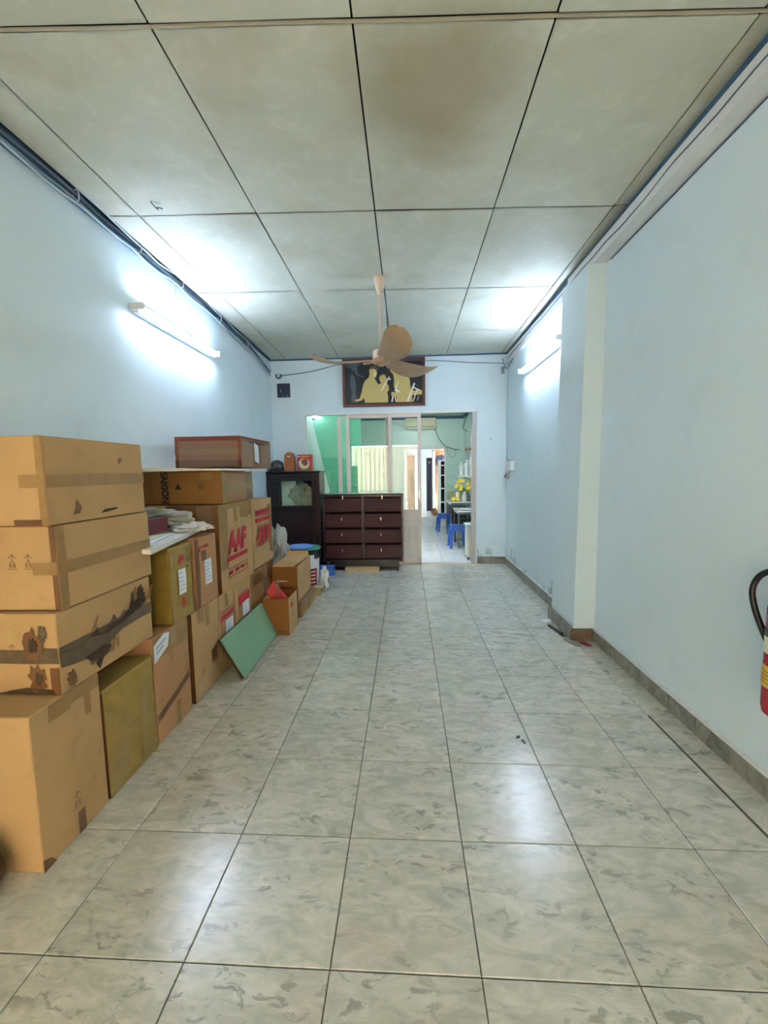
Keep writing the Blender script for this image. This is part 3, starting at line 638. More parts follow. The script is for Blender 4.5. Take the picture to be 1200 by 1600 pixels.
# ---------------------------------------------------------------- cartons
class Carton:
    def __init__(s, label, xf, dep, y0, y1, z0, z1, tint=TAN, near=None, rx=0.0, rz=0.0, amp=0.004, bulge=0.004, name='cardboard_box', body=True):
        s.W, s.D, s.H = dep, y1 - y0, z1 - z0; s.amp, s.bulge = amp, bulge; s.seed = random.random() * 100; s.tint = tint
        s.t = thing(name, label, 'box', (xf, y0, z0), rz, 'cardboard boxes stacked along the left wall', rx)
        if body:
            mb = MB()
            for fc in 'RNTBLK':
                U, V = s.dims(fc); nu, nv = max(2, int(U / 0.05)), max(2, int(V / 0.05))
                mb.grid(lambda u, v: s.P(fc, u * U, v * V), nu, nv)
            bmesh.ops.remove_doubles(mb.bm, verts=mb.bm.verts, dist=0.0008)
            o = mb.done('carton_body', card(tint), s.t, smooth=True)
            bv = o.modifiers.new('edge', 'BEVEL'); bv.width = 0.004; bv.segments = 2; bv.limit_method = 'ANGLE'; bv.angle_limit = 0.9
    def dims(s, fc):
        return {'R': (s.D, s.H), 'L': (s.D, s.H), 'N': (s.W, s.H), 'K': (s.W, s.H), 'T': (s.W, s.D), 'B': (s.W, s.D)}[fc]
    def P(s, fc, u, v, off=0.0):
        U, V = s.dims(fc); a, b = min(max(u / U, 0), 1), min(max(v / V, 0), 1)
        e = min(1.0, 12 * min(a, 1 - a, b, 1 - b)); 
        d = s.bulge * 16 * a * (1 - a) * b * (1 - b) + s.amp * noise.noise(Vector((u * 7 + s.seed, v * 7, ord(fc)))) * e
        if fc == 'B': d = 0
        if fc in 'NKL': d *= 0.4
        if fc == 'T': d = min(d, 0.0) - 0.002 * e
        d += off
        return {'R': (d, u, v), 'L': (-s.W - d, u, v), 'N': (-s.W + u, -d, v), 'K': (-s.W + u, s.D + d, v), 'T': (-s.W + u, v, s.H + d), 'B': (-s.W + u, v, 0)}[fc]
    def patch(s, fc, u0, u1, v0, v1, m='tape', off=0.0012, name='tape_strip', slant=0.0, parent=None, jag=0.0):
        mt = M[m] if isinstance(m, str) else m
        nu, nv = max(2, int(abs(u1 - u0) / 0.03)), max(1, int(abs(v1 - v0) / 0.03))
        def fn(a, b):
            u = u0 + (u1 - u0) * a; v = v0 + (v1 - v0) * b + slant * (a - 0.5)
            if jag: u += jag * noise.noise(Vector((v * 60, s.seed, u0))) * (1 if a in (0, 1) else 0.5)
            return s.P(fc, u, v, off)
        return MB().grid(fn, nu, nv).done(name, mt, parent or s.t, recalc=False)
    def poly(s, fc, pts, m, off=0.0015, name='patch', t=0.0008, label=None):
        def fn(u, v, w): return s.P(fc, u, v, off + w)
        o = MB().prism(pts, fn, t).done(name, M[m] if isinstance(m, str) else m, s.t)
        if label: o['label'] = label
        return o
    def note(s, fc, u0, u1, v0, v1, lines=5, off=0.003, slant=0.0):
        o = s.patch(fc, u0, u1, v0, v1, 'paper', off, 'paper_label', slant); mb = MB()
        for k in range(lines):
            vv = v1 - (v1 - v0) * (k + 1) / (lines + 1); w = (u1 - u0) * random.uniform(0.45, 0.8)
            a = u0 + (u1 - u0) * 0.1
            mb.grid(lambda p, q: s.P(fc, a + w * p, vv + 0.003 * q + slant * ((a + w * p - u0) / (u1 - u0) - 0.5), off + 0.0006), 3, 1)
        mb.done('print_lines', M['ink'], o, recalc=False)
    def flaps_h(s, fc, tape='tape', tw=0.045, wrapN=True):
        U, V = s.dims(fc); c = V / 2
        for a, b in ((0.004, c - 0.0015), (c + 0.0015, V - 0.004)): s.patch(fc, 0.004, U - 0.004, a, b, card(s.tint), 0.0025, 'flap')
        s.patch(fc, 0.0, U, c - tw / 2, c + tw / 2, tape, 0.004)
        if wrapN: s.patch('N', s.W - 0.09, s.W + 0.0, c - tw / 2, c + tw / 2, tape, 0.0022)

XF = -1.22
# S: the near stack, three alike cartons on a bigger one
s1 = Carton('tan cardboard box on top of the nearest stack, small brown stain near its upper right', XF, 0.62, 1.335, 1.857, 1.149, 1.455, TAN)
s1.flaps_h('R'); s1.patch('N', 0.595, 0.62, 0.0, 0.306, 'tape', 0.0018); s1.patch('N', 0.50, 0.60, 0.0, 0.022, 'tape_d', 0.003)
s1.poly('R', [(0.355, 0.215), (0.372, 0.228), (0.378, 0.24), (0.365, 0.245), (0.352, 0.232)], 'tape_d', 0.004, 'stain_patch'); s1.poly('R', [(0.24, 0.02), (0.33, 0.028), (0.34, 0.036), (0.26, 0.034)], 'torn', 0.004, 'torn_spot'); s1.poly('R', [(0.10, 0.03), (0.13, 0.03), (0.14, 0.05), (0.12, 0.085), (0.115, 0.05)], 'tape_d', 0.004, 'torn_spot')
s1.patch('N', 0.10, 0.45, 0.13, 0.175, 'tape', 0.002)
s2 = Carton('tan cardboard box second from the top of the nearest stack, with faint brown symbols', XF, 0.62, 1.355, 1.872, 0.845, 1.146, TAN)
s2.flaps_h('R'); s2.patch('R', 0.002, 0.035, 0.0, 0.30, 'tape', 0.0032); s2.patch('N', 0.60, 0.62, 0.0, 0.30, 'tape_d', 0.0018)
def icons(c, fc, u, v, s=0.05, m='brownprint'):
    mb = MB()
    def ln(pts, w=0.0012):
        for (a, b), (p, q) in zip(pts, pts[1:]):
            L = math.hypot(p - a, q - b) or 1; nx, ny = -(q - b) / L * w, (p - a) / L * w
            mb.prism([(a + nx, b + ny), (a - nx, b - ny), (p - nx, q - ny), (p + nx, q + ny)], lambda x, y, z: c.P(fc, x, y, 0.003 + z), 0.0004)
    g = s
    ln([(u, v), (u + g, v)]); ln([(u + .2*g, v + .15*g), (u + .2*g, v + .55*g), (u + .5*g, v + .9*g), (u + .8*g, v + .55*g), (u + .8*g, v + .15*g)])
    ln([(u + .35*g, v + .15*g), (u + .35*g, v + .5*g), (u + .65*g, v + .5*g), (u + .65*g, v + .15*g)])
    ln([(u + .1*g, v + 1.1*g), (u + .5*g, v + 1.5*g), (u + .9*g, v + 1.1*g)]); ln([(u + .5*g, v + 1.0*g), (u + .5*g, v + 1.5*g)])
    mb.done('handling_symbols', M[m], c.t)
icons(s2, 'N', 0.50, 0.15, 0.035); icons(s2, 'N', 0.44, 0.15, 0.035)
s3 = Carton('torn and dirty cardboard box third in the nearest stack, its side ripped open', XF, 0.62, 1.325, 1.848, 0.549, 0.843, TAN, amp=0.009)
s3.flaps_h('R', 'scorch', 0.05)
def ragged(c, u0, v0, u1, v1, ru, rv, seed):
    pts = []
    for k in range(26):
        a = 2 * PI * k / 26; rr = 1 + 0.5 * noise.noise(Vector((math.cos(a) * 2.1, math.sin(a) * 2.1, seed)))+ (0.18 if k % 3 == 0 else -0.08)
        pts.append(((u0 + u1) / 2 + math.cos(a) * ru * rr, (v0 + v1) / 2 + math.sin(a) * rv * rr))
    return pts
s3.poly('R', [(0.10, 0.135), (0.13, 0.17), (0.18, 0.18), (0.19, 0.155), (0.25, 0.175), (0.27, 0.20), (0.29, 0.17), (0.33, 0.195), (0.36, 0.185), (0.38, 0.215), (0.385, 0.25), (0.40, 0.26), (0.41, 0.23), (0.44, 0.25), (0.47, 0.245), (0.49, 0.20), (0.47, 0.16), (0.40, 0.15), (0.33, 0.13), (0.24, 0.10), (0.20, 0.06), (0.17, 0.02), (0.15, 0.05), (0.13, 0.045), (0.12, 0.08), (0.05, 0.09), (0.0, 0.10), (0.0, 0.15), (0.05, 0.15)], 'scorch', 0.0052, 'torn_area')
s3.poly('R', [(0.135, 0.155), (0.17, 0.172), (0.19, 0.15), (0.26, 0.168), (0.31, 0.165), (0.36, 0.19), (0.38, 0.22), (0.41, 0.21), (0.45, 0.235), (0.47, 0.21), (0.45, 0.17), (0.39, 0.165), (0.30, 0.148), (0.22, 0.138)], 'torn', 0.0068, 'torn_hole', label='dark ragged hole')
s3.poly('R', [(0.10, 0.09), (0.15, 0.095), (0.2, 0.10), (0.235, 0.085), (0.22, 0.06), (0.19, 0.05), (0.175, 0.012), (0.16, 0.03), (0.165, 0.06), (0.13, 0.062)], 'torn', 0.0068, 'torn_hole', label='dark ragged hole')
for (a, b, L, hh, an) in ((0.145, 0.17, 0.02, 0.06, 0.2), (0.40, 0.215, 0.018, 0.065, -0.2), (0.46, 0.17, 0.02, 0.09, 0.3), (0.235, 0.05, 0.02, 0.07, 0.1), (0.27, 0.055, 0.016, 0.05, -0.1), (0.49, 0.19, 0.014, 0.07, 0.2)):
    MB().prism([(0, 0), (L, 0.004), (L * 0.8, hh), (L * 0.3, hh * 0.9)], lambda u, v, w, a=a, b=b, an=an: (0.007 + w + 0.18 * v * (1 + an), a + u + v * an, b + v), 0.002).done('torn_flap', M['tornlip'], s3.t)
s3.poly('N', ragged(s3, 0.50, 0.16, 0.56, 0.20, 0.035, 0.055, 3.0), 'tape_d', 0.004, 'worn_patch'); s3.poly('N', ragged(s3, 0.52, 0.17, 0.55, 0.19, 0.016, 0.026, 5.0), 'torn', 0.0055, 'torn_hole')
s3.poly('N', ragged(s3, 0.51, 0.03, 0.57, 0.09, 0.03, 0.05, 9.0), 'tape_d', 0.004, 'worn_patch'); s3.patch('N', 0.40, 0.62, 0.115, 0.165, 'scorch', 0.003, jag=0.02)
s3.poly('N', ragged(s3, 0.535, 0.05, 0.555, 0.075, 0.012, 0.022, 11.0), 'torn', 0.0055, 'torn_hole'); s3.poly('N', ragged(s3, 0.555, 0.20, 0.585, 0.25, 0.015, 0.03, 14.0), 'scorch', 0.0045, 'worn_patch'); s3.poly('R', ragged(s3, 0.43, 0.20, 0.47, 0.25, 0.03, 0.04, 17.0), 'torn', 0.0075, 'torn_hole'); s3.poly('R', ragged(s3, 0.02, 0.02, 0.06, 0.06, 0.02, 0.03, 19.0), 'tape_d', 0.005, 'worn_patch'); icons(s3, 'N', 0.44, 0.14, 0.03); s3.patch('N', 0.585, 0.62, 0.0, 0.10, 'tape_d', 0.003)
s3.poly('N', [(0.38, 0.004), (0.6, 0.004), (0.59, 0.02), (0.5, 0.028), (0.44, 0.018)], 'torn', 0.004, 'dirt_patch')
b1 = Carton('large plain tan cardboard box on the floor under the nearest stack', XF, 0.64, 1.19, 1.494, 0.0, 0.547, TAN, amp=0.003)
b1.patch('R', 0.07, 0.16, 0.485, 0.545, 'tape', 0.0025, jag=0.01); b1.patch('R', 0.16, 0.295, 0.50, 0.545, 'tape', 0.003, jag=0.01); b1.patch('R', 0.22, 0.25, 0.42, 0.50, 'tape', 0.002)
b1.patch('R', 0.15, 0.185, 0.0, 0.085, 'tape_d', 0.002); b1.poly('R', [(0.0, 0.0), (0.05, 0.0), (0.03, 0.03), (0.0, 0.045)], 'tape_d', 0.002, 'worn_corner'); icons(b1, 'R', 0.13, 0.11, 0.04)
b2 = Carton('box wrapped in shiny yellow tape on the floor under the torn box', XF, 0.62, 1.507, 1.828, 0.0, 0.461, YEL, bulge=0.010)
for (a, b, c_, d_) in ((0.0, 0.11, 0, 0.45), (0.2, 0.30, 0, 0.45), (0.0, 0.32, 0.19, 0.24), (0.0, 0.32, 0.0, 0.035)): b2.patch('R', a, b, c_, d_, 'tape_y', 0.0015 + 0.001 * random.random())
b2.patch('N', 0.5, 0.62, 0, 0.45, 'tape_d', 0.002)
b3 = Carton('tan cardboard box on the floor with a torn white shipping label at its top corner', XF, 0.62, 1.84, 2.155, 0.0, 0.535, PNK)
b3.patch('R', 0.0, 0.315, 0.42, 0.53, 'tape', 0.0016); b3.patch('R', 0.0, 0.315, 0.155, 0.195, 'tape_d', 0.0016, slant=0.10); b3.patch('R', 0.16, 0.20, 0.0, 0.13, 'tape', 0.0022); b3.patch('R', 0.125, 0.155, 0.36, 0.42, 'tape', 0.002)
b3.poly('R', [(0.0, 0.41), (0.115, 0.455), (0.135, 0.52), (0.09, 0.531), (0.0, 0.50)], 'paper', 0.004, 'paper_label'); b3.poly('R', [(0.02, 0.475), (0.10, 0.50), (0.10, 0.506), (0.02, 0.481)], 'ink', 0.0055, 'print_line'); b3.poly('R', [(0.02, 0.45), (0.085, 0.475), (0.085, 0.481), (0.02, 0.456)], 'ink', 0.0055, 'print_line')
b3.patch('R', 0.14, 0.19, 0.45, 0.53, 'film', 0.006, 'clear_film')
b4 = Carton('tan floor-row box with clear film round its foot, left of the green board', XF, 0.6, 2.20, 2.53, 0.0, 0.53, TAN)
b4.patch('R', 0.06, 0.14, 0.45, 0.53, 'tape', 0.0015); b4.patch('R', 0.15, 0.20, 0.40, 0.53, 'tape', 0.002); b4.patch('R', 0.20, 0.27, 0.15, 0.24, 'tape_d', 0.002, slant=0.01); b4.patch('R', 0.0, 0.33, 0.0, 0.11, 'film', 0.006, 'clear_film'); b4.patch('N', 0.56, 0.6, 0, 0.53, 'tape_d', 0.002)
icons(b4, 'R', 0.08, 0.14, 0.02)
def redlabel(c, u0, u1, v0, v1):
    o = c.patch('R', u0, u1, v0, v1, card((164, 132, 96)), 0.002, 'printed_label')
    h = v1 - v0
    c.patch('R', u0, u1, v1 - 0.30 * h, v1 - 0.14 * h, 'red', 0.003, 'red_band', slant=0.01); c.patch('R', u0, u1, v0, v0 + 0.07 * h, 'red', 0.003, 'red_band')
    c.patch('R', u0, u0 + 0.006, v0, v1, 'red', 0.003, 'red_edge'); c.patch('R', u1 - 0.005, u1, v0, v1, 'red', 0.003, 'red_edge')
    c.patch('R', u0 + 0.02, u1 - 0.03, v1 - 0.06 * h, v1 - 0.03 * h, 'red', 0.003, 'print_line')
    c.note('R', u0 + (u1 - u0) * 0.3, u1 - 0.02, v0 + 0.14 * h, v0 + 0.62 * h, 4, 0.004)
b5 = Carton('tan cardboard box with a red bordered label, above the green board', XF, 0.6, 2.537, 2.772, 0.0, 0.526, TAN)
redlabel(b5, 0.01, 0.215, 0.21, 0.42); b5.patch('R', 0.08, 0.13, 0.43, 0.52, 'tape', 0.002)
b6 = Carton('tan cardboard box with a solid red banner label, above the green board', XF, 0.6, 2.785, 3.08, 0.0, 0.526, TAN)
redlabel(b6, 0.05, 0.26, 0.24, 0.45); b6.patch('R', 0.05, 0.26, 0.37, 0.43, 'red', 0.0045, 'red_banner'); b6.patch('R', 0.04, 0.12, 0.47, 0.52, 'film', 0.004, 'clear_film')
b7 = Carton('plain scuffed cardboard box on the floor below the upside-down printed box', XF - 0.005, 0.6, 3.09, 3.385, 0.0, 0.535, (148, 112, 70), amp=0.006)
b7.patch('R', 0.05, 0.28, 0.42, 0.50, 'tape_d', 0.002); b7.patch('R', 0.0, 0.29, 0.25, 0.29, 'tape', 0.002)
b8 = Carton('reddish brown cardboard box last in the floor row, behind the open boxes', XF - 0.01, 0.6, 3.40, 3.65, 0.0, 0.54, (134, 88, 58), amp=0.006)
b8.patch('R', 0.02, 0.08, 0.2, 0.54, 'film', 0.003, 'clear_film'); b8.patch('R', 0.10, 0.24, 0.40, 0.52, 'tape_d', 0.002)
# middle layer
m1 = Carton('yellow taped box with a white label and red marks on the middle layer', XF, 0.6, 2.02, 2.235, 0.539, 0.938, YEL, bulge=0.009)
m1.patch('N', 0.50, 0.6, 0.0, 0.39, 'tape_y', 0.002); m1.patch('R', 0.0, 0.215, 0.30, 0.39, 'tape_y', 0.002); m1.patch('R', 0.0, 0.05, 0, 0.39, 'tape_y', 0.003); m1.patch('R', 0.0, 0.215, 0.0, 0.07, 'tape_y', 0.002)
m1.note('R', 0.06, 0.125, 0.14, 0.275, 5, 0.006); m1.poly('R', [(0.07, 0.315), (0.09, 0.30), (0.095, 0.312), (0.125, 0.318), (0.125, 0.345), (0.095, 0.345), (0.09, 0.35)], 'red', 0.005, 'red_arrow'); m1.poly('R', [(0.085, 0.08), (0.10, 0.06), (0.11, 0.075), (0.105, 0.12), (0.09, 0.12)], 'red', 0.005, 'red_mark')
for (a, b) in ((0.17, 0.36), (0.15, 0.27)): m1.poly('R', [(a, b), (a + 0.008, b), (a + 0.009, b + 0.014), (a, b + 0.014)], 'torn', 0.005, 'hand_hole')
m2 = Carton('light brown box with a white label next to the big red lettered box', XF, 0.6, 2.275, 2.545, 0.532, 0.946, PNK)
m2.note('R', 0.10, 0.185, 0.12, 0.27, 6, 0.003); m2.patch('R', 0.0, 0.045, 0.0, 0.41, 'tape_d', 0.002); m2.patch('R', 0.07, 0.13, 0.27, 0.33, 'tape_d', 0.002); m2.poly('R', [(0.04, 0.33), (0.06, 0.33), (0.06, 0.36), (0.04, 0.355)], 'red', 0.003, 'red_print')
for k in range(4): m2.poly('R', [(0.07 + .025 * k, 0.345), (0.085 + .025 * k, 0.35), (0.085 + .025 * k, 0.365), (0.07 + .025 * k, 0.36)], 'red', 0.003, 'red_print')
m3 = Carton('large cardboard box with red AAF lettering upright on its side', XF, 0.64, 2.60, 3.165, 0.529, 1.113, TAN)
m3.patch('R', 0.0, 0.565, 0.47, 0.584, 'tape', 0.0015); m3.patch('R', 0.13, 0.34, 0.39, 0.55, card(TAN), 0.0025, 'flap', jag=0.02); m3.patch('R', 0.22, 0.28, 0.45, 0.55, 'tape_y', 0.0035); m3.patch('R', 0.0, 0.12, 0.15, 0.584, 'tape', 0.0018); m3.patch('R', 0.40, 0.48, 0.46, 0.57, 'tape', 0.003)
m3.patch('N', 0.30, 0.64, 0.0, 0.584, 'tape_d', 0.002); m3.patch('N', 0.5, 0.6, 0.3, 0.58, 'film', 0.004, 'clear_film')
def aaf(c, u, v, sgn):
    d = Vector((0, 1, 0)) * sgn; up = Vector((0, 0, 1)) * sgn
    pr = thing_part = bpy.data.objects.new('red_lettering', None); C.objects.link(pr); pr.parent = c.t
    bpy.data.objects.remove(pr)
    text('red_lettering', 'AAF', 0.205, (0.0085, u, v), d, up, M['red'], c.t, bold=0.010, shear=0.15, sx=0.80)
    MB().box(0.006, 0.0085, u - 0.175, u + 0.175, v - sgn * 0.105 - 0.015, v - sgn * 0.105 + 0.015).done('red_bar', M['red'], c.t)
    mb = MB(); vv = v - sgn * 0.20
    for q in (-0.03, 0.03): mb.box(0.006, 0.0085, u - 0.17, u + 0.17, vv + q - 0.002, vv + q + 0.002)
    for k in range(13): 
        if k % 4 != 3: mb.box(0.006, 0.0085, u - 0.16 + k * 0.025, u - 0.143 + k * 0.025, vv - 0.011, vv + 0.011)
    mb.done('small_print', M['red'], c.t)
aaf(m3, 0.265, 0.31, 1)
m4 = Carton('cardboard box with red AAF lettering upside down, its wrapping crumpled', XF - 0.005, 0.62, 3.185, 3.665, 0.545, 1.10, TAN, amp=0.010, bulge=0.008)
m4.patch('R', 0.38, 0.46, 0.02, 0.5, 'tape', 0.002, jag=0.01)
for ch in m4.t.children: pass
text('red_lettering', 'AAF', 0.205, (0.0235, 0.215, 0.27), (0, -1, 0), (0, 0, -1), M['red'], m4.t, bold=0.010, shear=0.15, sx=0.78)
MB().box(0.010, 0.0195, 0.05, 0.38, 0.375, 0.405).done('red_bar', M['red'], m4.t)
mb = MB()
for k in range(11): mb.box(0.010, 0.0195, 0.07 + k * 0.026, 0.087 + k * 0.026, 0.44, 0.46)
for q in (0.43, 0.465): mb.box(0.010, 0.0195, 0.06, 0.36, q, q + 0.004)
mb.done('small_print', M['red'], m4.t)
m4.poly('R', [(0.0, 0.08), (0.10, 0.05), (0.45, 0.0), (0.49, 0.06), (0.30, 0.10), (0.2, 0.18), (0.0, 0.14)], card(TAN), 0.004, 'loose_flap')
# top layer
t1 = Carton('long cardboard box lettered SAIGON lying on top of the large box', XF, 0.64, 2.67, 3.09, 1.117, 1.335, (146, 100, 54))
t1.patch('R', 0.0, 0.42, 0.085, 0.13, 'tape', 0.0018); t1.patch('R', 0.02, 0.40, 0.02, 0.20, 'film', 0.004, 'clear_film'); t1.patch('R', 0, 0.06, 0, 0.21, 'tape_y', 0.003)
text('black_lettering', 'SAIGON', 0.066, (-0.385, -0.0065, 0.112), (0, 0, -1), (1, 0, 0), M['blackprint'], t1.t, bold=0.0022, sx=0.86)
mb = MB().prism([(-0.315, 0.10), (-0.27, 0.10), (-0.292, 0.14)], lambda u, v, w: (u, -0.0055 - w, v), 0.0006); mb.done('triangle_mark', M['blackprint'], t1.t)
mb = MB()
for k in range(3): mb.box(-0.335 - 0.009 * k, -0.332 - 0.009 * k, -0.0062, -0.0056, 0.085, 0.14)
for k in range(5): mb.box(-0.462 - 0.009 * k, -0.459 - 0.009 * k, -0.0062, -0.0056, 0.03, 0.19 - 0.015 * (k % 3))
mb.done('small_print', M['brownprint'], t1.t)
t1.patch('N', 0.455, 0.50, 0.01, 0.055, 'brownprint', 0.0022, 'stamp_box'); t1.patch('N', 0.461, 0.494, 0.016, 0.049, card((146, 100, 54)), 0.003, 'stamp_inside'); t1.patch('N', 0.465, 0.476, 0.018, 0.046, 'brownprint', 0.0036, 'stamp_bar')
t1.patch('N', 0.48, 0.52, 0.10, 0.14, 'tape_d', 0.002); t1.patch('N', 0.50, 0.58, 0.16, 0.21, 'tape', 0.002)
t1b = Carton('short box squeezed behind the SAIGON box', XF - 0.04, 0.55, 3.11, 3.33, 1.117, 1.328, (118, 92, 60))
t1b.patch('R', 0, 0.22, 0.08, 0.12, 'tape', 0.002); t1b.patch('R', 0.02, 0.20, 0.01, 0.20, 'film', 0.004, 'clear_film')
sp = MB()
def shp(u, v, up=0.0):
    x = -1.86 + 0.665 * u; y = 2.60 + 0.9 * v
    th = (0.010 + 0.020 * (1 - u) * max(0, 1 - v / 0.42)) if up else 0.0
    return (x, y, 1.337 + th + 0.011 * abs(noise.noise(Vector((u * 4, v * 3, 1)))) * (1 if v < .45 else .2))
sp.grid(lambda u, v: tuple(Vector(shp(u, 0)) * (1 - v) + Vector(shp(u, 0, 1.0)) * v), 20, 1).grid(lambda u, v: tuple(Vector(shp(1, u)) * (1 - v) + Vector(shp(1, u, 1.0)) * v), 14, 1)
sp.grid(lambda u, v: shp(u, v), 20, 14).grid(lambda u, v: shp(u, v, 0.010), 20, 14)
tag(sp.done('grey_cardboard_sheet', mat('grey_liner_board', (232, 222, 206), 0.7, var=0.06), smooth=True), 'thin warped pale cardboard sheet between the SAIGON box and the maroon box', 'sheet')
t2 = Carton('maroon brown box wrapped in clear film on top of the far stack', XF, 0.50, 3.02, 3.685, 1.357, 1.592, MAR, rx=-0.035)
t2.t.location.z = 1.360
t2.t.location.y = 3.02; t2.t.rotation_euler.x = -0.0
t2.patch('N', 0.0, 0.5, 0.10, 0.14, 'tape_d', 0.002); t2.patch('N', 0.03, 0.48, 0.01, 0.20, 'film', 0.005, 'clear_film'); t2.patch('N', 0.0, 0.5, 0.0, 0.06, card((92, 50, 38)), 0.0022, 'flap')
t2.patch('R', 0.0, 0.665, 0.0, 0.215, card((136, 102, 80)), 0.002, 'end_flap'); t2.patch('R', 0.02, 0.22, 0.01, 0.2, 'film', 0.006, 'clear_film'); t2.patch('R', 0.40, 0.65, 0.01, 0.2, 'film', 0.006, 'clear_film')
t2.note('R', 0.25, 0.34, 0.045, 0.19, 6, 0.007, slant=-0.02); t2.patch('R', 0.14, 0.52, 0.185, 0.205, 'torn', 0.004, 'dark_gap')
# things lying on the yellow taped box
wb_ = thing('white_boards', None, None)
bpy.data.objects.remove(wb_)
def slab(name, pts, z, t, m, label, cat, dz=(0, 0, 0, 0), group=None):
    mb = MB(); lo = [mb.bm.verts.new((x, y, z + d)) for (x, y), d in zip(pts, dz)]; hi = [mb.bm.verts.new((x, y, z + d + t)) for (x, y), d in zip(pts, dz)]
    n = len(pts); mb.bm.faces.new(lo[::-1]); mb.bm.faces.new(hi)
    for i in range(n): mb.bm.faces.new((lo[i], lo[(i + 1) % n], hi[(i + 1) % n], hi[i]))
    return tag(mb.done(name, m), label, cat, group)
slab('white_board', [(-1.168, 1.80), (-1.31, 2.53), (-1.80, 2.55), (-1.80, 1.90)], 0.955, 0.022, M['board_w'], 'thick white board lying across the yellow taped box', 'board', (0, 0, 0, 0))
slab('paper_sheet', [(-1.24, 1.90), (-1.33, 2.25), (-1.66, 2.28), (-1.62, 1.90)], 0.979, 0.004, M['paper'], 'white paper sheet lying on the thick white board', 'paper')
slab('brown_card', [(-1.30, 1.90), (-1.33, 2.18), (-1.60, 2.25), (-1.60, 1.90)], 0.985, 0.006, M['cream'], 'cream card under the dark maroon case', 'card')
t = thing('maroon_case', 'small dark maroon case standing on the papers beside the nearest stack', 'case', (-1.40, 2.12, 0.992))
B('shell', -0.16, 0.0, 0, 0.20, 0.0, 0.075, M['wood_k'], t, bev=0.004); B('rim', -0.004, 0.006, -0.004, 0.204, -0.0, 0.08, mat('maroon_rim', (108, 32, 46), 0.35), t, bev=0.002)
def crumple(name, c, r, label, m, seed, flat=None):
    return tag(MB().blob(c, *r, amp=0.28, f=2.6, sub=4, seed=seed, flat=flat).done(name, m, smooth=True), label, 'bag')
crumple('plastic_bag', (-1.54, 2.45, 1.045), (0.19, 0.09, 0.06), 'crumpled frosted plastic bag behind the dark maroon case', M['bag'], 3.1, 0.978)
crumple('plastic_bag', (-1.31, 2.43, 0.992), (0.10, 0.10, 0.030), 'crumpled white plastic film over the end of the white board', M['bag_w'], 7.7, 0.980)

# green board leaning on the floor row
t = thing('green_board', 'jade green board leaning against the floor row of boxes', 'board')
A0, A1, B0, B1_ = Vector((-1.065, 2.47, 0.0)), Vector((-1.085, 3.185, 0.0)), Vector((-1.205, 2.46, 0.255)), Vector((-1.205, 3.19, 0.255))
n_ = (A1 - A0).cross(B0 - A0).normalized()
if n_.x < 0: n_ = -n_
mb = MB(); q = [A0, A1, B1_, B0]
vs = [mb.bm.verts.new(p + n_ * 0.014) for p in q] + [mb.bm.verts.new(p + n_ * 0.003) for p in q]
for fidx in ((0,1,2,3),(7,6,5,4),(0,4,5,1),(1,5,6,2),(2,6,7,3),(3,7,4,0)): mb.bm.faces.new([vs[i] for i in fidx])
mb.done('green_face', M['green_b'], t)
mb = MB(); vs = [mb.bm.verts.new(p + n_ * 0.003) for p in q] + [mb.bm.verts.new(p - n_ * 0.016) for p in q]
for fidx in ((0,1,2,3),(7,6,5,4),(0,4,5,1),(1,5,6,2),(2,6,7,3),(3,7,4,0)): mb.bm.faces.new([vs[i] for i in fidx])
mb.done('backing', M['torn'], t); t.location = (0.014, 0, 0.016)

# open boxes
def open_box(x0, x1, y0, y1, z0, h, label, flaps):
    t = thing('open_cardboard_box', label, 'box', (x0, y0, z0)); W, D = x1 - x0, y1 - y0; th = 0.006
    m = card(ORG); m2_ = card(TAN)  # same cardboard; near and far walls darker orange, shade put into the colour
    B('side_wall', 0, W, 0, th, 0, h, m, t); B('side_wall', 0, W, D - th, D, 0, h, m, t); B('side_wall', 0, th, th, D - th, 0, h, m2_, t); B('side_wall', W - th, W, th, D - th, 0, h, m2_, t); B('bottom', th, W - th, th, D - th, 0, 0.008, m, t)
    for nm, pts in flaps:
        mb = MB(); vs = [mb.bm.verts.new(p) for p in pts]; nn = (Vector(pts[1]) - Vector(pts[0])).cross(Vector(pts[2]) - Vector(pts[0])).normalized() * 0.005
        v2 = [mb.bm.verts.new(Vector(p) + nn) for p in pts]; mb.bm.faces.new(vs); mb.bm.faces.new(v2[::-1])
        for i in range(4): mb.bm.faces.new((vs[i], vs[(i + 1) % 4], v2[(i + 1) % 4], v2[i]))
        mb.done('flap', m2_, t)
    return t
ob = open_box(-1.17, -0.962, 3.20, 3.46, 0, 0.305, 'open cardboard box holding a red folder, nearest of the floor boxes by the wardrobe', [])
B('worn_foot', 0.03, 0.18, -0.003, 0.001, 0.02, 0.045, M['tape_d'], ob); B('hand_slot', 0.206, 0.2095, 0.11, 0.125, 0.12, 0.17, M['tape_d'], ob); B('hand_slot', 0.206, 0.2095, 0.12, 0.13, 0.23, 0.27, M['tape_d'], ob)
t = thing('red_folder', 'red folder standing tilted in the nearest open box', 'folder')
mb = MB().prism([(-1.215, 0.34), (-1.155, 0.425), (-0.99, 0.24), (-1.04, 0.12), (-1.09, 0.12)], lambda u, v, w: (u, 3.27 + w + 0.12 * (v - 0.2), v), 0.006); mb.done('cover', M['redcover'], t)
for v in t.children: v.location.x = 0.045
t = thing('metal_stand', 'thin bent metal rod standing in the nearest open box', 'rod')
MB().tube([(-1.055, 3.24, 0.10), (-1.075, 3.24, 0.43), (-1.065, 3.24, 0.44), (-0.99, 3.28, 0.43)], 0.004, 6).done('rod', M['chrome'], t); MB().tube([(-1.055, 3.245, 0.43), (-1.045, 3.25, 0.30)], 0.003, 6).done('side_rod', M['chrome'], t)
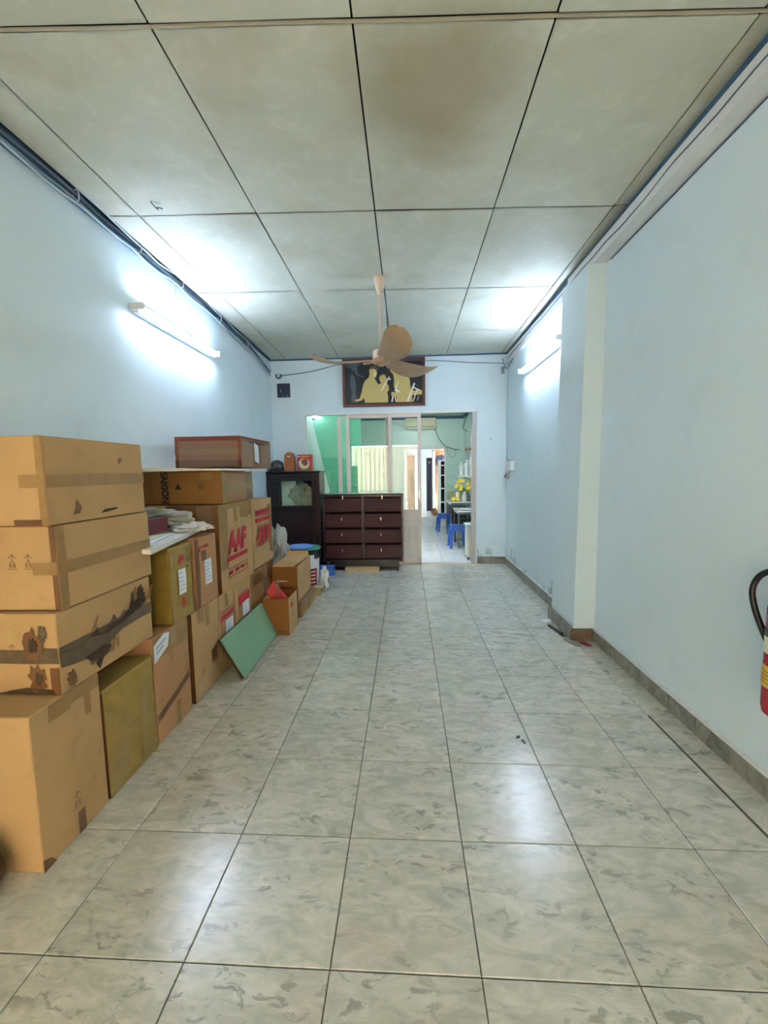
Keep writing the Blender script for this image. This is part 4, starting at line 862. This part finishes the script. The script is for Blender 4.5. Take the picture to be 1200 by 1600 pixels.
lb3 = Carton('low flat cardboard box on the floor under the second open box', -0.965, 0.24, 3.60, 4.15, 0.0, 0.15, (152, 120, 80), amp=0.006)
lb3.patch('R', 0.26, 0.30, 0.0, 0.15, 'tape', 0.002); lb3.patch('R', 0, 0.55, 0.12, 0.148, 'tape_d', 0.002)
ob2 = open_box(-1.215, -0.985, 3.58, 4.08, 0.155, 0.325, 'open cardboard box with raised flaps on top of the low flat box', [('f', [(0.0, 0.47, 0.325), (0.225, 0.47, 0.325), (0.215, 0.49, 0.375), (0.01, 0.49, 0.375)]), ('f', [(0.0, 0.0, 0.325), (0.20, 0.0, 0.325), (0.235, 0.45, 0.335), (0.03, 0.45, 0.345)])])
B('hand_slot', 0.2285, 0.2315, 0.24, 0.255, 0.20, 0.26, M['tape_d'], ob2); B('hand_slot', 0.2285, 0.2315, 0.10, 0.16, 0.05, 0.06, M['tape_d'], ob2)
# bucket with lids, white sack, blue tray, bags
t = thing('paint_bucket', 'dark paint bucket with a white and maroon printed wrap behind the open boxes', 'bucket', (-1.12, 4.45, 0))
MB().lathe([(0, 0), (0.125, 0), (0.13, 0.01), (0.148, 0.46), (0.155, 0.465), (0.155, 0.485), (0.145, 0.485), (0.12, 0.02), (0, 0.02)], seg=32).done('pail', M['black'], t, smooth=True)
MB().lathe([(0.133, 0.06), (0.1335, 0.06), (0.1475, 0.38), (0.1465, 0.38)], seg=32).done('printed_wrap', M['white'], t, smooth=True)
mb = MB()
mb.grid(lambda u, v: (math.cos(-1.15 + 0.7 * u) * (0.1375 + 0.011 * v), math.sin(-1.15 + 0.7 * u) * (0.1375 + 0.011 * v), 0.06 + 0.22 * v), 8, 4); mb.done('maroon_print', mat('maroon_print', (128, 30, 48), 0.5), t)
mb = MB()
for k in range(5): mb.grid(lambda u, v: (math.cos(-1.0 + 0.4 * u) * (0.1395 + 0.011 * (k / 5)), math.sin(-1.0 + 0.4 * u) * (0.1395 + 0.011 * (k / 5)), 0.08 + 0.04 * k + 0.012 * v), 4, 1)
mb.done('pale_print', M['creamp'], t)
MB().grid(lambda u, v: (math.cos(-1.3 + 0.6 * u) * 0.151, math.sin(-1.3 + 0.6 * u) * 0.151, 0.33 + 0.1 * v), 6, 2).done('white_sticker', M['white'], t)
lid = lambda r: [(0, 0), (r, 0), (r + 0.006, 0.004), (r + 0.006, 0.014), (r, 0.02), (r - 0.01, 0.014), (r * 0.62, 0.014), (r * 0.6, 0.018), (0, 0.018)]
tag(MB().lathe(lid(0.152), (-1.105, 4.42, 0.4875), 40).done('plastic_lid', M['greenl'], smooth=True), 'round green plastic lid on the paint bucket', 'lid')
tag(MB().lathe(lid(0.133), (-1.16, 4.36, 0.509), 40).done('plastic_lid', M['bluel'], smooth=True), 'round light blue plastic lid on top of the green lid', 'lid')
t = thing('blue_tray', 'small blue plastic basket on the floor beside the chest of drawers', 'basket', (-1.03, 5.17, 0))
MB().box(-0.09, 0.09, -0.05, 0.06, 0, 0.11, bev=0.008).done('shell', M['blue'], t); B('rim', -0.096, 0.096, -0.056, 0.066, 0.105, 0.12, mat('blue_rim', (54, 112, 196), 0.3), t, bev=0.004); B('white_mark', 0.02, 0.04, -0.053, -0.049, 0.05, 0.065, M['white'], t)
crumple('plastic_bag', (-0.93, 4.50, 0.13), (0.04, 0.09, 0.13), 'crumpled white plastic bag beside the printed paint bucket', M['bag_w'], 12.0, 0.001)
crumple('plastic_bag', (-1.33, 4.15, 0.36), (0.11, 0.15, 0.36), 'large grey plastic bag standing between the last stack and the paint bucket', M['greybag'] if False else M['bag'], 21.0, 0.001)
tag(MB().box(-1.02, -0.90, 4.24, 4.34, 0.085, 0.10, mx=Matrix.Translation((0, 0, 0)), bev=0.002).box(-1.0, -0.93, 4.26, 4.32, 0.0, 0.085, bev=0.002).done('wood_offcut', M['plank']), 'small pale wooden offcut behind the low flat box', 'wood')
tag(MB().lathe([(0, 0), (0.025, 0), (0.027, 0.02), (0.027, 0.15), (0.012, 0.19), (0.012, 0.22), (0, 0.22)], (-0.955, 4.75, 0.0), 16).done('red_bottle', M['pframe'], smooth=True), 'slim red bottle behind the paint bucket', 'bottle')

# ---------------------------------------------------------------- cabinet with mirror glass
t = thing('tall_cabinet', 'tall dark mahogany cabinet with a small glass window in the back left corner', 'cabinet', (-1.50, 5.45, 0))
k = M['wood_k']; x0, x1, dp, hz = -0.355, 0.345, 0.34, 1.315
B('side_panel', x0, x0 + 0.02, 0, dp, 0, hz, k, t); B('side_panel', x1 - 0.02, x1, 0, dp, 0, hz, k, t); B('back_panel', x0 + 0.02, x1 - 0.02, dp - 0.015, dp, 0, hz, k, t)
B('cabinet_top', x0 - 0.01, x1 + 0.012, -0.015, dp, hz, hz + 0.022, k, t, bev=0.003); B('shelf', x0 + 0.02, x1 - 0.02, 0.03, dp - 0.015, 0.84, 0.86, k, t); B('base', x0, x1, 0, dp, 0, 0.06, k, t)
dd = B('door', x0 + 0.022, x1 - 0.09, -0.005, 0.018, 0.08, 0.84, k, t, bev=0.004)
B('door_panel', x0 + 0.10, x1 - 0.16, -0.010, -0.004, 0.14, 0.78, M['wood_r'], dd, bev=0.003)
for nm, a in (('frame_rail', (x0 + 0.022, x1 - 0.09, 1.21, 1.30)), ('frame_rail', (x0 + 0.022, x1 - 0.09, 0.845, 0.875)), ('frame_stile', (x0 + 0.022, -0.205, 0.875, 1.21)), ('frame_stile', (0.235, x1 - 0.09, 0.875, 1.21)), ('corner_post', (x1 - 0.088, x1 - 0.0, 0.06, 1.30))):
    B(nm, a[0], a[1], -0.006, 0.018, a[2], a[3], k if nm != 'corner_post' else M['wood_r'], t, bev=0.003)
B('window_glass', -0.205, 0.235, 0.006, 0.009, 0.875, 1.21, M['glassc'], t)
B('pane_light_sheet', -0.20, 0.0, 0.10, 0.104, 0.862, 1.20, M['pane_light'], t)  # pale sheet stands in for the light showing in the window
o = MB().blob((0.07, 0.12, 1.0), 0.17, 0.06, 0.16, 0.25, 3.0, 4, 5.0, flat=0.862).done('folded_cloth', M['greybag'], t, smooth=True)
t = thing('helmet', 'dark grey open-face helmet on the cabinet, leftmost', 'helmet', (-1.765, 5.60, 1.338))
MB().lathe([(0.088, 0.02), (0.092, 0.05), (0.088, 0.09), (0.068, 0.13), (0.035, 0.15), (0, 0.155)], seg=28, sy=1.15).done('shell', M['helmet'], t, smooth=True); MB().lathe([(0.094, 0.0), (0.098, 0.006), (0.098, 0.024), (0.092, 0.03), (0.08, 0.028), (0.08, 0.0)], seg=28, sy=1.15).done('rim', M['black'], t, smooth=True); B('front_band', -0.06, 0.06, -0.112, -0.098, 0.045, 0.06, M['dgrey'], t, bev=0.003)
t = thing('arched_box', 'orange-brown arched wooden box standing on the cabinet', 'box', (-1.595, 5.60, 1.337))
pts = [(-0.07, 0), (0.07, 0), (0.07, 0.18)] + [(0.07 * math.cos(a), 0.19 + 0.07 * math.sin(a)) for a in [PI * i / 12 for i in range(0, 13)]] + [(-0.07, 0.18)]
MB().prism(pts, lambda u, v, w_: (u, w_, v), 0.06).done('body', M['orange'], t); B('white_tag', -0.025, 0.015, -0.003, 0.0, 0.19, 0.205, M['white'], t)
t = thing('red_tin_box', 'red box with a picture of food standing on the cabinet', 'box', (-1.39, 5.60, 1.337))
B('body', -0.095, 0.105, 0, 0.08, 0, 0.222, M['tinred'], t, bev=0.004)
MB().tube([(0.0, -0.001, 0.10), (0.0, -0.004, 0.10)], 0.075, 28).done('round_picture', M['creamp'], t); MB().blob((0.01, -0.005, 0.12), 0.04, 0.003, 0.045, 0.25).done('food_print', M['food'], t)
B('green_band', -0.06, 0.09, -0.004, -0.001, 0.005, 0.03, M['leaf'], t); MB().box(-0.045, 0.07, -0.003, -0.001, 0.19, 0.203).done('title_print', M['yellow'], t); B('logo_patch', -0.085, -0.06, -0.003, -0.001, 0.185, 0.205, M['white'], t)
o = MB().tube([(-1.868, 4.9, 1.5), (-1.868, 4.9, 0.6)], 0.006, 6).done('hanging_string', M['cable_g']); tag(o, 'thin grey cord running down the left wall beside the tall cabinet', 'cord')

# ---------------------------------------------------------------- chest of drawers
t = thing('chest_of_drawers', 'dark red mahogany chest with eight drawers in front of the glass partition', 'chest of drawers', (-0.58, 5.36, 0))
W2 = 0.53; k = M['wood_k']; r_ = M['wood_r']
B('side_panel', -W2, -W2 + 0.025, 0, 0.40, 0.125, 1.03, r_, t, bev=0.002); B('side_panel', W2 - 0.025, W2, 0, 0.40, 0.125, 1.03, r_, t, bev=0.002)
B('top_board', -W2 + 0.025, W2 - 0.025, 0.012, 0.40, 0.99, 1.012, r_, t); B('glass_top', -W2 + 0.02, W2 - 0.0, 0.0, 0.41, 1.031, 1.037, mat('glass_slab', (176, 196, 186), 0.08), t)
B('back_panel', -W2 + 0.025, W2 - 0.025, 0.39, 0.40, 0.125, 0.99, k, t); B('bottom_board', -W2 + 0.025, W2 - 0.025, 0.01, 0.39, 0.125, 0.155, k, t); B('divider', -0.014, 0.014, 0.03, 0.38, 0.155, 0.99, k, t)
B('plinth', -W2 + 0.07, W2 - 0.06, 0.04, 0.36, 0.05, 0.125, k, t)
for (a, b) in ((-0.44, 0.05), (0.44, 0.05), (-0.44, 0.33), (0.44, 0.33)): MB().prism([(a - 0.035, 0.06), (a + 0.03, 0.06), (a + 0.02, 0), (a - 0.0, 0)], lambda u, v, w_, b=b: (u, b + w_ - 0.02, v), 0.04).done('leg', k, t)
for c_ in (0, 1):
    for rr in range(4):
        z1 = 0.985 - rr * 0.207; z0 = z1 - 0.196; xa = (-W2 + 0.03) if c_ == 0 else 0.017; xb = -0.017 if c_ == 0 else W2 - 0.03
        mb = MB(); prof = [(0.035, z1 - 0.002), (0.018, z1 - 0.02), (0.0, z0 + 0.012), (0.004, z0 + 0.002), (0.035, z0 + 0.002)]
        mb.prism([(p[0], p[1]) for p in prof], lambda u, v, w_, xa=xa: (xa + w_, u, v), xb - xa)
        dd = mb.done('drawer', M['drawer_m'], t); hx = (xa + xb) / 2
        if rr == 0: B('handle', hx - 0.006, hx + 0.006, -0.004, 0.012, z1 - 0.03, z1 + 0.02, M['chrome'], dd, bev=0.002)
        else: MB().box(hx - 0.02 - 0.005, hx - 0.02 + 0.006, -0.006, 0.010, z1 - 0.10, z1 - 0.06, bev=0.003).done('handle', M['chrome'], dd)
tag(B('wooden_beam', -0.82, -0.37, 5.31, 5.39, 0.0, 0.062, M['plank'], bev=0.003), 'pale wooden beam lying on the floor under the chest of drawers', 'beam')

# ---------------------------------------------------------------- picture
t = thing('picture', 'dark lacquer picture with gold haloed figures in a red-brown frame', 'picture', (-0.30, YB, 2.205))
PW, PH = 1.128, 0.64
tilt = Matrix.Rotation(0.05, 4, 'X')
B('panel', -PW / 2 + 0.03, PW / 2 - 0.03, -0.03, -0.012, 0.03, PH - 0.03, M['lacquer'], t)
for a in ((-PW / 2, PW / 2, 0, 0.036), (-PW / 2, PW / 2, PH - 0.036, PH)): B('frame_bar', a[0], a[1], -0.045, -0.002, a[2], a[3], M['pframe'], t, bev=0.004)
for a in (-PW / 2, PW / 2 - 0.036): B('frame_bar', a, a + 0.036, -0.045, -0.002, 0.036, PH - 0.036, M['pframe'], t, bev=0.004)
def px(u, v): return (-PW / 2 + PW * (u - 40) / 1125.0, PH * (655 - v) / 630.0)      # from the panel's own drawing grid
def inlay(name, pts, m, th=0.003, y=-0.030): return MB().prism([px(*p) for p in pts], lambda u, v, w_: (u, y - w_, v), th).done(name, m, t)
inlay('gold_figure', [(410, 185), (430, 165), (470, 155), (505, 175), (515, 215), (500, 265), (478, 280), (495, 310), (520, 350), (560, 400), (560, 605), (345, 605), (330, 540), (290, 575), (240, 585), (200, 583), (215, 560), (270, 545), (300, 460), (320, 370), (350, 310), (400, 275), (412, 230)], M['brass'])
inlay('gold_figure', [(545, 285), (560, 255), (595, 240), (625, 255), (640, 290), (632, 330), (650, 350), (672, 400), (675, 440), (650, 470), (660, 520), (660, 605), (520, 605), (525, 400), (545, 360), (570, 350), (548, 320)], M['brass'], 0.004)
inlay('gold_figure', [(680, 160), (705, 160), (740, 190), (800, 180), (890, 205), (940, 260), (960, 330), (965, 400), (985, 470), (990, 605), (780, 605), (775, 480), (740, 400), (745, 300), (735, 240), (700, 200)], M['brass'])
inlay('gold_bench', [(705, 470), (1122, 455), (1122, 512), (705, 520)], M['brass'], 0.005)
for (a, b, w_) in (((640, 300, 700, 300), 0, 9), ((680, 270, 570, 450), 0, 8), ((806, 330, 765, 430), 0, 6), ((755, 440, 815, 470), 0, 14), ((730, 520, 712, 600), 0, 9), ((755, 520, 770, 600), 0, 9), ((1022, 360, 925, 600), 0, 11), ((985, 408, 1100, 460), 0, 8), ((1055, 450, 1000, 600), 0, 6), ((1078, 530, 1058, 590), 0, 3)):
    xa, ya, xb, yb = a; L = math.hypot(xb - xa, yb - ya); nx, ny = -(yb - ya) / L * w_, (xb - xa) / L * w_
    inlay('pearl_inlay', [(xa + nx, ya + ny), (xa - nx, ya - ny), (xb - nx, yb - ny), (xb + nx, yb + ny)], M['pearl'], 0.006)
inlay('face', [(462, 200), (490, 190), (512, 215), (500, 262), (478, 272), (462, 240)], M['pearl'] if False else M['creamp'], 0.005)
inlay('mist_inlay', [(145, 260), (170, 215), (210, 260), (225, 400), (215, 470), (240, 600), (150, 600), (165, 450), (140, 380)], M['mist'], 0.001)
inlay('mist_inlay', [(85, 82), (290, 82), (240, 140), (250, 215), (340, 265), (330, 275), (235, 235), (170, 150), (90, 125)], M['mist'], 0.001)
inlay('mist_inlay', [(960, 250), (1122, 190), (1122, 260), (1000, 270)], M['mist'], 0.001)
for (cx_, cy_, rr) in ((465, 195, 60), (592, 285, 52), (715, 170, 55)):
    mb = MB(); mb.tube([(px(cx_ + rr * math.cos(a), cy_ - rr * math.sin(a))[0], -0.033, px(cx_ + rr * math.cos(a), cy_ - rr * math.sin(a))[1]) for a in [0.2 + 2.9 * i / 16 for i in range(17)]], 0.0022, 5); mb.done('halo', M['brass'], t)
# dark square patch on the back wall
t = thing('wall_panel', 'small dark navy square panel on the back wall near the left corner', 'panel', (-1.695, YB, 2.36))
B('plate', -0.09, 0.09, -0.014, -0.001, 0.0, 0.19, M['navy'], t, bev=0.003)
B('white_mark', -0.045, -0.037, -0.017, -0.014, 0.07, 0.105, M['cable_w'], t); B('white_mark', -0.02, -0.01, -0.017, -0.014, 0.02, 0.03, M['cable_w'], t); B('white_mark', 0.04, 0.048, -0.017, -0.014, 0.01, 0.03, M['cable_w'], t)

# ---------------------------------------------------------------- ceiling fan
FX, FY = -0.205, 3.57
t = thing('ceiling_fan', 'beige three-blade ceiling fan hanging in the middle of the room', 'fan', (FX, FY, 0))
MB().lathe([(0.0, 2.912), (0.045, 2.91), (0.052, 2.895), (0.050, 2.885), (0.030, 2.80), (0.024, 2.79), (0.024, 2.775), (0.014, 2.765), (0, 2.765)], seg=24).done('canopy', M['fanr'], t, smooth=True)
MB().tube([(0, 0, 2.775), (0, 0, 2.31)], 0.0105, 12).done('downrod', M['fanr'], t, smooth=True)
MB().lathe([(0, 2.33), (0.03, 2.33), (0.06, 2.32), (0.068, 2.30), (0.068, 2.255), (0.055, 2.245), (0, 2.245)], seg=28).done('motor_housing', M['fanr'], t, smooth=True)
MB().lathe([(0, 2.246), (0.072, 2.246), (0.08, 2.235), (0.062, 2.215), (0.030, 2.205), (0.024, 2.195), (0, 2.19)], seg=28).done('lower_cover', M['fanp'], t, smooth=True)
MB().tube(curve_pts([(0.02, 0.0, 2.91), (0.045, 0, 2.75), (0.06, 0, 2.5), (0.07, 0.0, 2.4), (0.05, 0, 2.32)]), 0.0045, 6).done('power_cord', M['cable_d'], t)
def blade(ang):
    mb = MB(); ca, sa = math.cos(ang), math.sin(ang)
    def fn(a, b, lo=0.0):
        a = math.sin(a * PI / 2) if a > 0 else 0.0
        r = 0.085 + 0.575 * a
        wv = 0.045 + 0.057 * min(1, a / 0.5) ** 0.8
        e = max(0.0, (a - 0.80) / 0.20); wv *= math.sqrt(max(0.0, 1 - e * e * 0.97))
        c = (b - 0.5) * 2
        cen = 0.02 * math.sin(a * PI)
        y = c * wv + cen; x = r
        z = 2.232 - 0.014 * math.sin(PI * min(1, a * 0.95)) + 0.075 * a ** 5 + c * wv * (-0.42 + 0.16 * a) + 0.008 * c * c + lo
        z -= 0.075 * (x * ca - y * sa)
        return (x * ca - y * sa, x * sa + y * ca, z)
    mb.grid(lambda a, b: fn(a, b), 30, 8).grid(lambda a, b: fn(a, b, 0.004), 30, 8)
    o = mb.done('blade', M['fanb'], t, smooth=True)
    mb = MB(); mb.tube([(0.06 * ca, 0.06 * sa, 2.238), (0.16 * ca, 0.16 * sa, 2.236)], 0.016, 8).done('blade_bracket', M['fanp'], o)
for a in (-75, 43, 163): blade(math.radians(a))

# ---------------------------------------------------------------- cables and small wall fittings
def wob(ctrl, amp, n=8, seed=0.0):
    out = []
    for p in curve_pts(ctrl, n):
        out.append(p + Vector((abs(noise.noise(p * 3 + Vector((seed, 0, 0)))) * amp * 0.3, 0, noise.noise(p * 3.3 + Vector((seed, 5, 0))) * amp)))
    return out
base = [(XL + 0.022, -1.9, 2.93), (XL + 0.022, 1.0, 2.935), (XL + 0.022, 2.3, 2.905), (XL + 0.022, 3.7, 2.89), (XL + 0.022, 4.6, 2.84), (XL + 0.022, 5.25, 2.79), (XL + 0.024, 5.72, 2.69)]
for k, (dz, r, m, lb) in enumerate(((0.0, 0.012, 'cable_d', 'thick dark cable along the top of the left wall'), (-0.03, 0.007, 'cable_g', 'grey cable running just below the thick dark one on the left wall'), (-0.052, 0.006, 'cable_w', 'pale cable lowest of the bundle along the left wall'), (0.018, 0.006, 'cable_w', 'pale cable above the thick dark one on the left wall'))):
    tag(MB().tube(wob([(x + 0.006 * k, y, z + dz) for x, y, z in base], 0.035, 10, k * 3.0), r, 8).done('cable', M[m], smooth=True), lb, 'cable')
mb = MB()
for y in (0.6, 1.3, 1.9, 2.4, 2.95, 3.5, 4.2, 4.9, 5.4):
    z = 2.90 - max(0, y - 3.5) * 0.055
    mb = MB(); mb.tube([(XL + 0.035 + 0.018 * math.cos(a), y, z + 0.035 * math.sin(a) - 0.01) for a in [2 * PI * i / 10 for i in range(11)]], 0.004, 5)
    mb.done('cable_tie', M['cable_w'], bpy.data.objects['cable'])
tag(MB().tube([(-1.76 + 0.035 * math.cos(a), YB - 0.012, 2.655 + 0.035 * math.sin(a)) for a in [2.4 + 4.6 * i / 16 for i in range(17)]], 0.008, 6).done('cable_hook', M['cable_d']), 'dark curled hook of cable in the back left corner', 'hook')
tag(MB().tube(curve_pts([(-1.75, YB - 0.015, 2.65), (-1.3, YB - 0.02, 2.70), (-0.93, YB - 0.03, 2.775), (-0.6, YB - 0.06, 2.80), (0.3, YB - 0.06, 2.79), (0.9, YB - 0.03, 2.755), (1.33, YB - 0.02, 2.735)]), 0.0045, 6).done('wire', M['cable_d']), 'thin dark wire crossing the back wall behind the picture', 'wire')
tag(MB().tube([(XL + 0.03, 3.40, 2.85), (XL + 0.04, 3.40, 2.49)], 0.003, 5).done('lamp_cord', M['cable_w']), 'thin pale cord dropping to the left wall lamp', 'cord')
tag(MB().tube(wob([(1.331, -1.9, 2.82), (1.331, 1.8, 2.815), (1.331, 2.6, 2.80), (1.331, 3.3, 2.80), (1.336, 4.2, 2.79), (1.336, 5.7, 2.76)], 0.018, 10, 9.0), 0.0035, 6).done('wire', M['cable_d']), 'thin dark wire along the white beam of the right wall', 'wire')
tag(MB().tube(wob([(XRN - 0.004, -1.9, 2.752), (XRN - 0.004, 1.8, 2.752), (XRN - 0.004, 3.1, 2.752)], 0.004, 10, 2.0), 0.004, 6).done('wire', M['cable_d']), 'dark wire in the angle under the white beam of the right wall', 'wire')
tag(MB().tube(curve_pts([(1.30, 5.79, 2.80), (1.33, 5.78, 2.68), (1.35, 5.7, 2.66), (1.36, 5.5, 2.72), (1.35, 5.6, 2.78)]), 0.006, 6).done('wire_coil', M['cable_g']), 'tangle of grey wire in the back right corner', 'wire')
tag(B('junction_block', 1.29, 1.325, YB - 0.03, YB - 0.002, 2.60, 2.69, M['cable_g'], bev=0.003), 'small grey block below the wire tangle in the back right corner', 'junction box')
t = thing('switch_box', 'white switch box with a plug at the back end of the right wall', 'switch', (XR, 5.55, 1.30))
B('box', -0.055, -0.001, -0.16, 0.05, 0.0, 0.13, M['white'], t, bev=0.005); B('back_plate', -0.02, -0.001, 0.06, 0.23, -0.02, 0.12, M['white'], t, bev=0.003); B('lower_box', -0.03, -0.001, 0.08, 0.20, -0.11, -0.025, M['frame_b'], t, bev=0.003); B('dark_edge', -0.05, -0.002, -0.12, 0.02, 0.13, 0.137, M['dgrey'], t)
MB().tube([(-0.02, 0.10, -0.08), (-0.045, 0.12, -0.05), (-0.045, 0.18, -0.08), (-0.02, 0.18, -0.1)], 0.006, 6).done('plug_cord', M['dgrey'], t)
tag(B('conduit', XR - 0.016, XR - 0.001, 5.745, 5.765, 1.42, 2.62, M['cable_w'], bev=0.002), 'pale conduit rising from the white switch box to the ceiling', 'conduit')
tag(MB().lathe([(0, 0), (0.007, 0.001), (0.007, 0.006), (0, 0.008)], (0, 0, 0), 10).done('nail', M['black']), 'dark nail head in the back wall right of the doorway', 'nail')
o = bpy.data.objects['nail']; o.location = (1.16, YB, 1.735); o.rotation_euler = (PI / 2, 0, 0)
tag(MB().tube(curve_pts([(-1.49, 2.53, 2.922), (-1.485, 2.54, 2.91), (-1.475, 2.575, 2.902), (-1.47, 2.56, 2.905), (-1.445, 2.575, 2.905)]), 0.003, 6).done('ceiling_hook', M['dgrey']), 'bent wire hook sticking out of a ceiling panel', 'hook')

# ---------------------------------------------------------------- fire extinguisher
t = thing('fire_extinguisher', 'red fire extinguisher with yellow label and black hose hung on the right wall', 'fire extinguisher', (1.352, 1.49, 0.405))
MB().lathe([(0, 0.0), (0.045, 0), (0.062, 0.015), (0.066, 0.04), (0.066, 0.40), (0.058, 0.44), (0.032, 0.475), (0.02, 0.485), (0, 0.485)], seg=36).done('cylinder', M['extred'], t, smooth=True)
MB().lathe([(0.0665, 0.115), (0.0675, 0.115), (0.0675, 0.195), (0.0665, 0.195)], seg=36).done('yellow_label', M['yellow'], t, smooth=True)
mb = MB()
for z in (0.13, 0.145, 0.158, 0.172): mb.lathe([(0.068, z), (0.0684, z), (0.0684, z + 0.003), (0.068, z + 0.003)], seg=36)
mb.done('label_print', M['brownprint'], t)
MB().lathe([(0.0665, 0.24), (0.0675, 0.24), (0.0675, 0.30), (0.0665, 0.30)], seg=36).done('upper_label', M['cream'], t, smooth=True); MB().lathe([(0.0676, 0.30), (0.068, 0.30), (0.068, 0.325), (0.0676, 0.325)], seg=36).done('dark_band', M['dgrey'], t)
MB().tube([(0, 0, 0.48), (0, 0, 0.54)], 0.018, 14).done('valve', M['chrome'], t, smooth=True); B('upper_lever', -0.015, 0.015, -0.10, 0.03, 0.56, 0.575, M['black'], t, bev=0.003); B('lower_lever', -0.012, 0.012, -0.09, 0.02, 0.53, 0.542, M['black'], t, bev=0.003)
MB().tube(curve_pts([(0, 0.0, 0.52), (-0.01, 0.05, 0.535), (-0.02, 0.115, 0.50), (-0.03, 0.135, 0.44), (-0.025, 0.125, 0.37), (-0.015, 0.10, 0.30), (-0.005, 0.075, 0.24), (0.0, 0.055, 0.20)], 8), 0.011, 10).done('hose', M['black'], t, smooth=True)
B('wall_bracket', 0.05, XRN - 1.352, -0.03, 0.03, 0.36, 0.40, M['dgrey'], t)

# ---------------------------------------------------------------- small things on the floor
t = thing('brown_jar', 'dark brown glazed jar at the left edge in front of the near boxes', 'jar', (-1.362, 1.10, 0))
MB().lathe([(0, 0), (0.04, 0), (0.07, 0.05), (0.075, 0.09), (0.055, 0.13), (0.04, 0.14), (0.045, 0.155), (0, 0.155)], seg=28).done('body', M['clay'], t, smooth=True)
MB().lathe([(0, 0.155), (0.048, 0.155), (0.046, 0.168), (0.012, 0.175), (0.012, 0.19), (0, 0.19)], seg=20).done('lid', M['clay'], t, smooth=True)
def scrap(name, pts, z, th, m, label, cat): return tag(MB().prism(pts, lambda u, v, w_: (u, v, z + w_), th).done(name, M[m]), label, cat)
scrap('leaf_scrap', [(0.525, 1.945), (0.545, 1.95), (0.55, 1.965), (0.53, 1.962)], 0.001, 0.003, 'black', 'small dark scrap on the middle tiles, the upper one', 'scrap')
scrap('leaf_scrap', [(0.545, 1.93), (0.556, 1.90), (0.562, 1.912), (0.556, 1.935)], 0.001, 0.003, 'black', 'small dark pointed scrap on the middle tiles, the lower one', 'scrap')
scrap('metal_strip', [(1.17, 3.43), (1.19, 3.44), (1.235, 3.26), (1.205, 3.25)], 0.002, 0.014, 'dgrey', 'dark grey metal strip on the floor beside the column foot', 'strip')
scrap('metal_strip', [(1.20, 3.25), (1.235, 3.25), (1.24, 3.21), (1.21, 3.21)], 0.002, 0.004, 'black', 'short black strip lying against the column foot', 'strip')
scrap('broken_tile', [(1.225, 3.20), (1.27, 3.10), (1.285, 3.03), (1.24, 3.03), (1.20, 3.15)], 0.001, 0.008, 'skirt', 'broken grey tile piece in front of the column foot', 'tile piece')
scrap('red_scrap', [(1.29, 3.10), (1.335, 3.10), (1.36, 3.04), (1.32, 3.035)], 0.001, 0.010, 'redscrap', 'dull red scrap in front of the column foot', 'scrap')
scrap('broken_tile', [(1.29, 3.62), (1.15, 3.56), (1.18, 3.50), (1.235, 3.54)], 0.001, 0.004, 'wall_white', 'pale broken tile sliver behind the dark metal strip', 'tile piece')
